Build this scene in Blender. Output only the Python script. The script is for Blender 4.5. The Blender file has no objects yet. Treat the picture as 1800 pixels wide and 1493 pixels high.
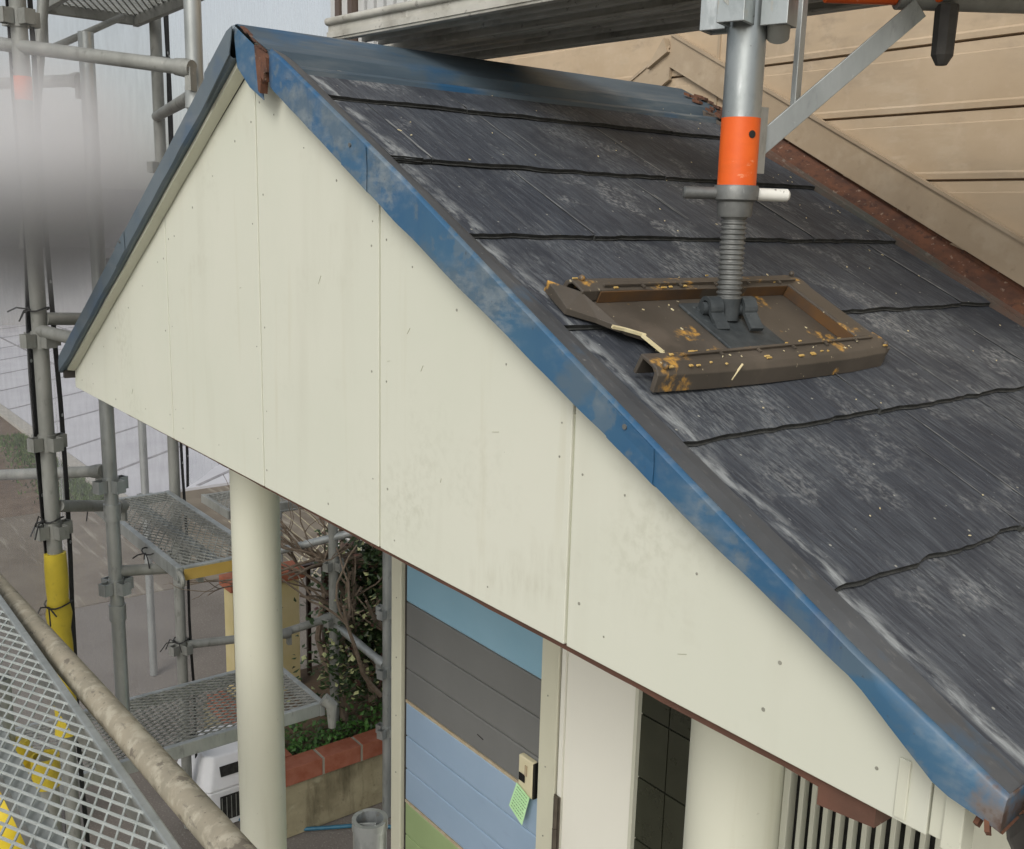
import bpy, bmesh, math, random
from math import sin, cos, pi, radians, sqrt
from mathutils import Vector, Matrix, noise
random.seed(7)
SC = bpy.context.scene
C = SC.collection

# ------------------------------------------------------------------ camera, sky, sun, exposure
cd = bpy.data.cameras.new('camera'); cam = bpy.data.objects.new('camera', cd); C.objects.link(cam)
cd.sensor_fit = 'HORIZONTAL'; cd.sensor_width = 36.0; cd.lens = 1760.65/1800*36.0
cd.clip_start = 0.02; cd.clip_end = 2000
yaw, pitch, roll = 0.9066, -0.2018, 0.0271
f0 = Vector((-sin(yaw), cos(yaw), 0)); r0 = Vector((cos(yaw), sin(yaw), 0)); u0 = Vector((0, 0, 1))
fw = f0*cos(pitch)+u0*sin(pitch); up = -f0*sin(pitch)+u0*cos(pitch)
rr = r0*cos(roll)+up*sin(roll); uu = -r0*sin(roll)+up*cos(roll)
R3 = Matrix((rr, uu, -fw)).transposed()
cam.matrix_world = Matrix.Translation((1.8411, -0.812, 0.5406)) @ R3.to_4x4()
SC.camera = cam

w = bpy.data.worlds.new('World'); SC.world = w; w.use_nodes = True
nt = w.node_tree; nt.nodes.clear()
sky = nt.nodes.new('ShaderNodeTexSky'); sky.sky_type = 'NISHITA'; sky.sun_disc = False
SUN_EL, SUN_AZ = radians(38), radians(148)       # azimuth measured from +Y towards +X
sky.sun_elevation = SUN_EL; sky.sun_rotation = SUN_AZ; sky.dust_density = 3.0; sky.air_density = 1.2
hs = nt.nodes.new('ShaderNodeHueSaturation'); hs.inputs['Saturation'].default_value = 0.34
bg = nt.nodes.new('ShaderNodeBackground'); bg.inputs['Strength'].default_value = 0.14
wo = nt.nodes.new('ShaderNodeOutputWorld')
nt.links.new(sky.outputs[0], hs.inputs['Color']); nt.links.new(hs.outputs[0], bg.inputs['Color']); nt.links.new(bg.outputs[0], wo.inputs[0])
sl = bpy.data.lights.new('sun', 'SUN'); sl.energy = 1.45; sl.angle = radians(24); sl.color = (1.0, 0.975, 0.93)
SC.cycles.volume_bounces = 3
so = bpy.data.objects.new('sun', sl); C.objects.link(so)
sd = Vector((sin(SUN_AZ)*cos(SUN_EL), cos(SUN_AZ)*cos(SUN_EL), sin(SUN_EL)))
so.rotation_euler = sd.to_track_quat('Z', 'Y').to_euler(); so.location = (0, -3, 6)
SC.view_settings.view_transform = 'Standard'; SC.view_settings.look = 'None'
SC.view_settings.gamma = 1; SC.view_settings.exposure = 0.0

# ------------------------------------------------------------------ materials
def mat(name, base, var=None, vscale=(3, 3, 3), rough=0.6, metal=0.0, layers=(), bump=0.0, bscale=(40, 40, 40), spec=None, detail=6):
    """base colour, broad variation towards var, then layers of (kind, mapping scale, lo, hi, colour, strength)"""
    m = bpy.data.materials.new(name); m.use_nodes = True; t = m.node_tree; N = t.nodes; L = t.links
    b = N['Principled BSDF']; b.inputs['Roughness'].default_value = rough; b.inputs['Metallic'].default_value = metal
    if spec is not None: b.inputs['Specular IOR Level'].default_value = spec
    tc = N.new('ShaderNodeTexCoord')
    def mp(sc, rot=(0, 0, 0)):
        x = N.new('ShaderNodeMapping'); x.inputs['Scale'].default_value = sc; x.inputs['Rotation'].default_value = rot
        L.new(tc.outputs['Object'], x.inputs[0]); return x.outputs[0]
    def ns(sc, det=detail, rot=(0, 0, 0), ro=.6):
        n = N.new('ShaderNodeTexNoise'); n.inputs['Scale'].default_value = 1; n.inputs['Detail'].default_value = det
        n.inputs['Roughness'].default_value = ro
        L.new(mp(sc, rot), n.inputs['Vector']); return n.outputs['Fac']
    def rng(x, lo, hi, mx=1.0):
        r = N.new('ShaderNodeMapRange'); r.inputs[1].default_value = lo; r.inputs[2].default_value = hi; r.inputs[4].default_value = mx
        L.new(x, r.inputs[0]); return r.outputs[0]
    def mix(fac, a, col):
        x = N.new('ShaderNodeMix'); x.data_type = 'RGBA'; L.new(fac, x.inputs[0])
        if isinstance(a, tuple): x.inputs[6].default_value = (*a, 1)
        else: L.new(a, x.inputs[6])
        x.inputs[7].default_value = (*col, 1); return x.outputs[2]
    cur = base
    if var: cur = mix(rng(ns(vscale), .35, .65), base, var)
    for ly in layers:
        kind, sc, lo, hi, col, st = ly[:6]
        rot = ly[6] if len(ly) > 6 else (0, 0, 0)
        if kind == 'n': fac = rng(ns(sc, rot=rot), lo, hi, st)
        elif kind == 'v':
            v = N.new('ShaderNodeTexVoronoi'); v.inputs['Scale'].default_value = 1; L.new(mp(sc, rot), v.inputs['Vector'])
            fac = rng(v.outputs['Distance'], lo, hi, st)
        elif kind == 'xend':   # rust creeping in from the eave end of the trim
            sx = N.new('ShaderNodeSeparateXYZ'); L.new(tc.outputs['Object'], sx.inputs[0])
            m1 = N.new('ShaderNodeMath'); m1.operation = 'MULTIPLY_ADD'; L.new(ns(sc), m1.inputs[0]); m1.inputs[1].default_value = .10; L.new(sx.outputs['X'], m1.inputs[2])
            fac = rng(m1.outputs[0], lo, hi, st)
        elif kind == 'band':   # pale dried sealant strip along the edge trim, between two distances from the gable
            sx = N.new('ShaderNodeSeparateXYZ'); L.new(tc.outputs['Object'], sx.inputs[0])
            u1 = rng(sx.outputs['Y'], lo, lo+.008); u2 = rng(sx.outputs['Y'], hi+.02, hi)
            m1 = N.new('ShaderNodeMath'); m1.operation = 'MULTIPLY'; L.new(u1, m1.inputs[0]); L.new(u2, m1.inputs[1])
            m2 = N.new('ShaderNodeMath'); m2.operation = 'MULTIPLY'; L.new(m1.outputs[0], m2.inputs[0]); L.new(rng(ns(sc), .42, .6, st), m2.inputs[1])
            fac = m2.outputs[0]
        elif kind == 'w':
            v = N.new('ShaderNodeTexWave'); v.inputs['Scale'].default_value = 1; v.inputs['Distortion'].default_value = 3; v.inputs['Detail'].default_value = 3
            L.new(mp(sc, rot), v.inputs['Vector']); fac = rng(v.outputs['Fac'], lo, hi, st)
        if kind == 'nn':   # product of a broad and a fine noise: patchy wear
            a = rng(ns(sc, rot=rot), lo, hi, 1); bb = rng(ns(ly[7], 8, rot), .45, .62, st)
            mm = N.new('ShaderNodeMath'); mm.operation = 'MULTIPLY'; L.new(a, mm.inputs[0]); L.new(bb, mm.inputs[1]); fac = mm.outputs[0]
        cur = mix(fac, cur, col)
    if isinstance(cur, tuple): b.inputs['Base Color'].default_value = (*cur, 1)
    else: L.new(cur, b.inputs['Base Color'])
    if bump:
        bp = N.new('ShaderNodeBump'); bp.inputs['Strength'].default_value = bump; bp.inputs['Distance'].default_value = .004
        L.new(ns(bscale, 8), bp.inputs['Height']); L.new(bp.outputs[0], b.inputs['Normal'])
    rv = N.new('ShaderNodeMapRange'); rv.inputs[3].default_value = max(.05, rough-.12); rv.inputs[4].default_value = min(1, rough+.12)
    L.new(ns((9, 9, 9)), rv.inputs[0]); L.new(rv.outputs[0], b.inputs['Roughness'])
    return m

TH = math.atan(0.5216)
M = {}
def slate_mat(name, a, b, dust):
    return mat(name, a, b, (2.4, 3.2, 2.4), .72, layers=[
        ('n', (14, 120, 14), .42, .62, (.030, .033, .042), .7),
        ('n', (18, 300, 18), .52, .72, (.15, .165, .18), .6),
        ('n', (5, 6, 5), .50, .66, (.030, .034, .043), .7),
        ('n', (2.5, 60, 2.5), .60, .72, (.17, .18, .185), .4),
        ('nn', (4.5, 5, 4.5), .52, .62, (.30, .32, .32), dust, (0, 0, 0), (60, 240, 60)),
        ('nn', (9, 11, 9), .56, .63, (.38, .39, .38), dust, (0, 0, 0), (110, 150, 110)),
        ('n', (130, 190, 130), .66, .73, (.32, .34, .34), .55),
        ('n', (160, 160, 160), .64, .70, (.018, .018, .022), .6),
        ('v', (30, 30, 30), .06, .04, (.50, .50, .43), .6),
        ('band', (20, 60, 20), .016, .030, (.33, .35, .35), .85),
    ], bump=.5, bscale=(45, 190, 45), spec=.3)
M['slate'] = slate_mat('weathered_slate', (.046, .053, .066), (.072, .081, .094), .30)
M['slate_b'] = slate_mat('dustier_slate', (.056, .063, .075), (.084, .092, .104), .42)
M['dustline'] = mat('dried_dust_line', (.19, .20, .20), (.07, .075, .085), (12, 50, 12), .85, layers=[('n', (40, 90, 40), .5, .62, (.28, .29, .28), .6)])
M['slate_edge'] = mat('slate_edge', (.03, .032, .03), (.06, .062, .058), (60, 60, 60), .85, bump=.8, bscale=(90, 90, 90))
M['cream'] = mat('cream_board', (.575, .59, .495), (.605, .61, .52), (2, 2, 2), .55, layers=[
    ('n', (9, 9, 1.1), .55, .75, (.52, .52, .43), .4), ('nn', (2, 2, 5), .58, .70, (.46, .45, .36), .5, (0, 0, 0), (40, 40, 9)),
    ('nn', (3, 3, 3), .55, .7, (.40, .40, .31), .35, (0, 0, 0), (60, 60, 60)),
    ('n', (120, 120, 150), .72, .76, (.18, .18, .14), .6),
    ('n', (25, 25, 1.6), .6, .75, (.50, .48, .36), .35),
], bump=.05, bscale=(60, 60, 60), spec=.35)
M['cream2'] = mat('cream_paint', (.57, .58, .475), (.61, .61, .505), (3, 3, 1), .45, layers=[('n', (20, 20, 1.5), .55, .72, (.50, .49, .38), .45), ('n', (50, 50, 50), .68, .73, (.35, .34, .27), .5)], bump=.05)
M['door'] = mat('pale_door_skin', (.84, .83, .74), (.86, .85, .76), (3, 3, 1), .4)
M['joint'] = mat('joint_filler', (.34, .35, .26), (.42, .42, .32), (6, 6, 10), .7)
M['nail'] = mat('nail_head', (.20, .20, .16), (.3, .3, .25), (90, 90, 90), .7)
M['blue'] = mat('worn_blue_paint', (.046, .120, .200), (.020, .088, .19), (3.2, 3.2, 3.2), .45, layers=[
    ('n', (5, 5, 8), .50, .57, (.085, .125, .16), .8), ('n', (14, 14, 14), .56, .60, (.11, .15, .18), .6),
    ('nn', (4, 4, 4), .48, .62, (.22, .25, .26), .6, (0, 0, 0), (30, 12, 60)),
    ('n', (45, 45, 9), .6, .72, (.02, .07, .17), .45), ('nn', (4, 4, 4), .52, .6, (.24, .28, .30), .35, (0, 0, 0), (40, 12, 90)), ('n', (70, 70, 70), .68, .72, (.05, .05, .05), .6),
    ('n', (12, 12, 12), .69, .73, (.14, .06, .03), .7), ('xend', (30, 30, 30), 1.550, 1.568, (.17, .13, .10), .8), ('xend', (60, 60, 60), 1.560, 1.575, (.08, .045, .032), .9),
], bump=.1, bscale=(20, 20, 20), spec=.5)
M['bluegrey'] = mat('dull_blue_grey_paint', (.075, .105, .13), (.12, .15, .17), (4, 4, 4), .5, layers=[
    ('n', (6, 6, 6), .55, .7, (.04, .09, .17), .6),
    ('n', (3, 90, 50), .55, .8, (.19, .20, .20), .4),
    ('n', (14, 14, 14), .68, .74, (.18, .08, .04), .6)], bump=.1, bscale=(30, 30, 30))
M['ridge'] = mat('ridge_cap_paint', (.050, .076, .10), (.085, .118, .145), (9, 2.2, 9), .6, layers=[
    ('n', (4, 2.6, 4), .55, .66, (.018, .085, .18), .9),
    ('nn', (8, 2, 8), .45, .65, (.21, .22, .21), .5, (0, 0, 0), (70, 9, 70)),
    ('n', (20, 8, 20), .71, .76, (.15, .09, .05), .5)], bump=.12, bscale=(40, 12, 40), spec=.3)
M['capgrey'] = mat('rake_cap_top', (.062, .068, .074), (.10, .108, .115), (6, 6, 6), .6, layers=[
    ('n', (8, 8, 8), .58, .68, (.05, .12, .20), .6),
    ('n', (40, 90, 40), .6, .78, (.24, .24, .23), .5),
    ('n', (90, 90, 90), .68, .74, (.40, .40, .38), .4)], bump=.15)
M['rust'] = mat('rusty_steel', (.15, .062, .032), (.07, .034, .022), (22, 22, 22), .88, layers=[
    ('n', (60, 60, 60), .56, .64, (.055, .028, .020), .8), ('n', (80, 80, 80), .62, .70, (.36, .27, .20), .7),
    ('n', (8, 8, 8), .6, .68, (.20, .09, .04), .6)], bump=.5, bscale=(70, 70, 70))
M['rustpale'] = mat('half_rusted_channel', (.10, .10, .085), (.14, .07, .045), (8, 8, 8), .8, layers=[
    ('n', (40, 40, 40), .6, .7, (.30, .27, .22), .5)], bump=.4, bscale=(60, 60, 60))
M['brown'] = mat('red_brown_wood', (.135, .062, .040), (.09, .045, .03), (10, 10, 10), .75, layers=[
    ('n', (40, 60, 40), .66, .71, (.5, .42, .34), .55)], bump=.3)
M['siding'] = mat('beige_siding', (.44, .335, .22), (.50, .39, .265), (4, 4, 6), .6, layers=[
    ('nn', (5, 5, 5), .48, .62, (.30, .235, .165), .6, (0, 0, 0), (25, 25, 45)), ('n', (3, 3, 14), .54, .68, (.36, .285, .20), .5), ('n', (30, 30, 30), .56, .7, (.54, .43, .31), .4),
    ('nn', (2.5, 2.5, 2.5), .52, .66, (.62, .53, .40), .6, (0, 0, 0), (9, 9, 40)),
    ('n', (60, 60, 60), .68, .74, (.26, .2, .14), .35)], bump=.08)
M['sidegroove'] = mat('siding_groove', (.15, .09, .05), (.24, .16, .1), (8, 8, 8), .8)
M['flash'] = mat('beige_flashing', (.37, .285, .19), (.43, .34, .235), (5, 5, 5), .5, layers=[
    ('n', (14, 14, 14), .52, .66, (.48, .39, .28), .6), ('n', (6, 6, 6), .52, .68, (.30, .235, .165), .5), ('n', (50, 50, 50), .62, .72, (.24, .18, .12), .4)], bump=.05)
M['galv'] = mat('galvanised_steel', (.30, .32, .31), (.42, .44, .43), (14, 14, 5), .42, .55, layers=[
    ('n', (40, 40, 14), .58, .7, (.20, .215, .205), .6), ('n', (90, 90, 90), .68, .75, (.6, .6, .58), .5), ('n', (11, 11, 11), .7, .74, (.20, .12, .07), .5)], bump=.1)
M['strand'] = mat('pale_galvanised_strand', (.50, .53, .51), (.40, .43, .41), (30, 30, 30), .45, .3, layers=[('n', (60, 60, 60), .62, .7, (.36, .37, .34), .5)])
M['galvold'] = mat('weathered_galvanised', (.21, .215, .195), (.30, .305, .28), (12, 12, 5), .6, .3, layers=[
    ('n', (35, 35, 20), .58, .7, (.13, .13, .115), .6), ('n', (60, 60, 60), .66, .72, (.42, .41, .36), .5), ('n', (8, 8, 8), .68, .73, (.22, .12, .05), .6)], bump=.15)
M['plank'] = mat('dusty_plank_steel', (.40, .39, .34), (.50, .49, .44), (12, 12, 12), .7, .1, layers=[
    ('n', (6, 40, 9), .52, .66, (.24, .225, .19), .7), ('n', (50, 50, 50), .62, .68, (.12, .11, .09), .6), ('n', (30, 30, 30), .64, .7, (.62, .61, .56), .5)], bump=.2)
M['pipe'] = mat('mortar_stained_pipe', (.33, .29, .215), (.25, .225, .17), (12, 12, 12), .72, .1, layers=[
    ('n', (30, 30, 30), .50, .62, (.42, .385, .30), .8), ('n', (22, 22, 22), .61, .64, (.13, .11, .085), .8), ('n', (16, 50, 50), .60, .66, (.16, .14, .11), .7),
    ('n', (110, 110, 110), .62, .68, (.12, .10, .075), .7)], bump=.3, bscale=(50, 50, 50))
M['bright'] = mat('bright_galvanised', (.46, .49, .49), (.36, .39, .39), (9, 9, 5), .34, .75, layers=[
    ('n', (30, 30, 8), .54, .64, (.62, .65, .65), .7), ('n', (60, 60, 30), .52, .6, (.30, .33, .33), .5), ('n', (20, 20, 14), .60, .64, (.40, .38, .33), .8), ('n', (38, 38, 60), .66, .69, (.12, .12, .10), .75)], bump=.08)
M['orange'] = mat('orange_paint', (.80, .135, .012), (.70, .10, .01), (12, 12, 12), .38, layers=[
    ('n', (34, 34, 90), .63, .67, (.82, .40, .22), .55), ('n', (10, 10, 40), .55, .75, (.55, .09, .01), .5), ('n', (20, 20, 70), .72, .75, (.25, .07, .03), .6)], bump=.04)
M['screw'] = mat('dark_screw_steel', (.135, .14, .135), (.20, .205, .195), (30, 30, 30), .5, .5, layers=[('n', (80, 80, 80), .62, .7, (.34, .34, .32), .5)], bump=.2)
M['black_iron'] = mat('dark_iron_plate', (.035, .042, .045), (.075, .085, .088), (25, 25, 25), .6, .2, layers=[('n', (60, 60, 60), .62, .7, (.22, .25, .25), .5)], bump=.3)
M['whitepaint'] = mat('chipped_white_paint', (.72, .72, .66), (.64, .63, .57), (20, 20, 20), .5, layers=[('n', (60, 60, 60), .65, .68, (.1, .09, .07), .9)])
M['tray'] = mat('worn_brown_plastic', (.066, .056, .044), (.092, .078, .062), (9, 9, 9), .48, layers=[
    ('nn', (16, 16, 16), .57, .62, (.55, .30, .06), .95, (0, 0, 0), (75, 75, 75)),
    ('n', (7, 7, 7), .58, .68, (.14, .115, .09), .5),
    ('n', (120, 120, 120), .68, .71, (.60, .52, .34), .9)], bump=.12)
M['amber'] = mat('amber_inside', (.13, .065, .022), (.07, .047, .032), (12, 12, 12), .45)
M['chip'] = mat('cream_paint_chip', (.68, .62, .40), (.60, .50, .28), (40, 40, 40), .7)
M['yellow'] = mat('yellow_sleeve', (.62, .48, .035), (.50, .39, .03), (10, 10, 10), .5, layers=[('n', (30, 30, 30), .62, .72, (.30, .24, .03), .5)])
M['lemon'] = mat('lemon_foam', (.80, .62, .04), (.72, .54, .03), (8, 8, 8), .55)
M['blacktape'] = mat('black_webbing', (.012, .012, .012), (.03, .03, .03), (80, 80, 80), .8)
M['rubber'] = mat('black_tie', (.015, .015, .015), None, rough=.6)
M['lblue'] = mat('sky_blue_panel', (.24, .43, .55), (.27, .46, .58), (3, 3, 3), .5, layers=[('n', (40, 40, 40), .66, .74, (.3, .42, .48), .3)])
M['pgrey'] = mat('charcoal_panel', (.155, .158, .153), (.172, .175, .170), (3, 3, 3), .6, layers=[('n', (10, 10, 40), .62, .74, (.17, .165, .155), .4)])
M['pblue'] = mat('periwinkle_panel', (.29, .40, .535), (.32, .43, .565), (3, 3, 3), .5, layers=[('n', (10, 10, 40), .62, .74, (.26, .32, .45), .3)])
M['pgreen'] = mat('sage_green_panel', (.30, .40, .19), (.33, .43, .21), (3, 3, 3), .5)
M['tan'] = mat('tan_batten', (.42, .33, .20), (.50, .43, .32), (30, 30, 30), .7)
M['postcream'] = mat('post_cream', (.62, .61, .48), (.66, .65, .51), (4, 4, 2), .5, layers=[('n', (16, 16, 2), .6, .72, (.42, .41, .30), .3)])
M['darkgap'] = mat('dark_gap', (.035, .03, .026), None, rough=.8)
M['hinge'] = mat('bronze_hinge', (.14, .12, .10), (.18, .16, .13), (30, 30, 30), .4, .6)
M['tile'] = mat('dark_olive_tile', (.022, .024, .014), (.03, .032, .02), (9, 9, 9), .3)
M['grout'] = mat('black_grout', (.006, .006, .004), None, rough=.9)
M['dark'] = mat('dark_interior', (.008, .008, .007), (.03, .03, .026), (40, 40, 40), .9)
M['ivory'] = mat('ivory_plastic', (.66, .60, .40), (.70, .64, .44), (20, 20, 20), .4)
M['blackglass'] = mat('black_glass', (.01, .01, .01), None, rough=.15)
M['note'] = mat('mint_paper', (.50, .80, .42), (.55, .84, .48), (20, 20, 20), .8)
M['ink'] = mat('note_ink', (.10, .22, .10), None, rough=.8)
M['brick'] = mat('red_brick', (.26, .075, .035), (.33, .12, .07), (18, 18, 18), .85, layers=[('n', (60, 60, 60), .62, .72, (.16, .05, .03), .5)], bump=.3)
M['mortar'] = mat('mortar', (.30, .28, .22), None, rough=.9)
M['oldwall'] = mat('stained_mortar_wall', (.20, .17, .10), (.33, .29, .18), (4, 4, 5), .9, layers=[
    ('n', (3, 9, 2), .50, .66, (.09, .075, .04), .85), ('n', (7, 7, 9), .6, .7, (.43, .40, .27), .5), ('n', (60, 60, 60), .6, .7, (.09, .08, .05), .5)], bump=.5, bscale=(50, 50, 50))
M['gatewall'] = mat('pale_yellow_wall', (.50, .42, .20), (.56, .48, .27), (4, 4, 4), .8, bump=.1)
M['soil'] = mat('brown_soil', (.10, .062, .036), (.16, .115, .075), (3, 3, 3), .95, layers=[
    ('n', (9, 9, 9), .55, .68, (.07, .045, .03), .7), ('n', (30, 30, 30), .62, .7, (.36, .30, .22), .6)], bump=.8, bscale=(12, 12, 12))
M['ground'] = mat('gravel_ground', (.24, .21, .17), (.30, .27, .225), (1.2, 1.2, 1), .95, layers=[
    ('n', (6, 6, 6), .55, .68, (.17, .145, .115), .6), ('n', (40, 40, 40), .58, .7, (.42, .39, .33), .5)], bump=.5, bscale=(30, 30, 30))
M['concrete'] = mat('worn_concrete', (.125, .10, .072), (.19, .16, .12), (2.5, 2.5, 2.5), .9, layers=[
    ('n', (5, 5, 5), .55, .68, (.17, .14, .10), .6), ('n', (1.5, 14, 3), .56, .68, (.40, .37, .30), .5), ('n', (50, 50, 50), .6, .72, (.13, .11, .09), .4)], bump=.4, bscale=(40, 40, 40))
M['asphalt'] = mat('pale_asphalt', (.135, .118, .10), (.17, .15, .13), (2, 2, 2), .95, layers=[
    ('n', (90, 90, 90), .56, .66, (.34, .32, .28), .5), ('n', (120, 120, 120), .58, .68, (.07, .065, .055), .6)], bump=.6, bscale=(80, 80, 80))
M['slab'] = mat('pale_paving', (.46, .455, .475), (.54, .535, .55), (1.2, 1.2, 1.2), .75, layers=[('n', (7, 7, 7), .58, .7, (.50, .48, .49), .5)])
M['slabjoint'] = mat('paving_joint', (.22, .21, .22), (.32, .31, .31), (8, 8, 8), .9)
M['kerb'] = mat('grey_kerb', (.34, .32, .28), (.42, .40, .35), (8, 8, 8), .9, bump=.2)
M['grass'] = mat('short_grass', (.045, .085, .018), (.09, .13, .035), (9, 9, 9), .9)
M['leaf'] = mat('dark_leaf', (.022, .045, .014), (.045, .075, .022), (25, 25, 25), .38)
M['leafred'] = mat('bronze_leaf', (.09, .035, .028), (.14, .07, .05), (25, 25, 25), .4)
M['leafvar'] = mat('variegated_leaf', (.34, .38, .15), (.50, .50, .27), (50, 50, 50), .45)
M['leafgreen'] = mat('fresh_green_leaf', (.04, .12, .018), (.07, .17, .03), (40, 40, 40), .5)
M['bark'] = mat('grey_bark', (.13, .095, .065), (.21, .165, .12), (30, 30, 30), .9, bump=.5)
M['white'] = mat('white_plastic', (.74, .75, .76), (.68, .69, .70), (8, 8, 8), .4)
M['hose'] = mat('blue_hose', (.02, .10, .16), (.03, .13, .2), (20, 20, 20), .4)
M['farwhite'] = mat('ribbed_white_cladding', (.52, .53, .52), (.60, .60, .58), (4, 4, 1), .5)
M['farbrown'] = mat('brown_frame', (.10, .07, .055), None, rough=.5)
M['fargrey'] = mat('grey_cladding_wall', (.30, .30, .30), None, rough=.6)  # even mid grey of the wall behind the white ribs
M['darkroof'] = mat('far_dark_roof', (.07, .068, .066), (.11, .105, .10), (1, 1, 1), .8)
M['farwall'] = mat('far_render', (.40, .40, .40), (.46, .45, .44), (1, 1, 1), .8)
M['chain'] = mat('pale_wire', (.55, .5, .36), None, rough=.5)
M['railbrown'] = mat('dark_brown_rail', (.05, .028, .02), None, rough=.45)
M['terracotta'] = mat('terracotta', (.42, .13, .06), (.36, .11, .05), (10, 10, 10), .8)
M['gutter'] = mat('dark_gutter', (.035, .033, .03), (.06, .057, .05), (30, 30, 30), .7, bump=.3)
M['nest'] = mat('grey_mortar_lump', (.22, .20, .17), (.30, .28, .24), (60, 60, 60), .95, bump=1.0, bscale=(80, 80, 80))

def sheet_mat(name, col, alpha):
    m = bpy.data.materials.new(name); m.use_nodes = True; t = m.node_tree; N = t.nodes; L = t.links
    N.clear(); o = N.new('ShaderNodeOutputMaterial'); mx = N.new('ShaderNodeMixShader'); tr = N.new('ShaderNodeBsdfTransparent')
    ad = N.new('ShaderNodeMixShader'); df = N.new('ShaderNodeBsdfDiffuse'); tl = N.new('ShaderNodeBsdfTranslucent')
    df.inputs[0].default_value = (*col, 1); tl.inputs[0].default_value = (*col, 1); ad.inputs[0].default_value = .5
    tc = N.new('ShaderNodeTexCoord'); mp = N.new('ShaderNodeMapping'); mp.inputs['Scale'].default_value = (60, 60, 9)
    n = N.new('ShaderNodeTexNoise'); n.inputs['Detail'].default_value = 5; n.inputs['Scale'].default_value = 1
    r = N.new('ShaderNodeMapRange'); r.inputs[1].default_value = .3; r.inputs[2].default_value = .7; r.inputs[3].default_value = alpha-.06; r.inputs[4].default_value = alpha+.06
    L.new(tc.outputs['Object'], mp.inputs[0]); L.new(mp.outputs[0], n.inputs['Vector']); L.new(n.outputs['Fac'], r.inputs[0]); L.new(r.outputs[0], mx.inputs[0])
    L.new(df.outputs[0], ad.inputs[1]); L.new(tl.outputs[0], ad.inputs[2])
    L.new(tr.outputs[0], mx.inputs[1]); L.new(ad.outputs[0], mx.inputs[2]); L.new(mx.outputs[0], o.inputs[0])
    return m
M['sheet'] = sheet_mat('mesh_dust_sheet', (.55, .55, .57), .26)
M['sheet_sky'] = sheet_mat('sky_brightened_dust_sheet', (.84, .88, .93), .24)  # lighter, bluer copy of the sheet, sky brightness put into its colour

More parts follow.
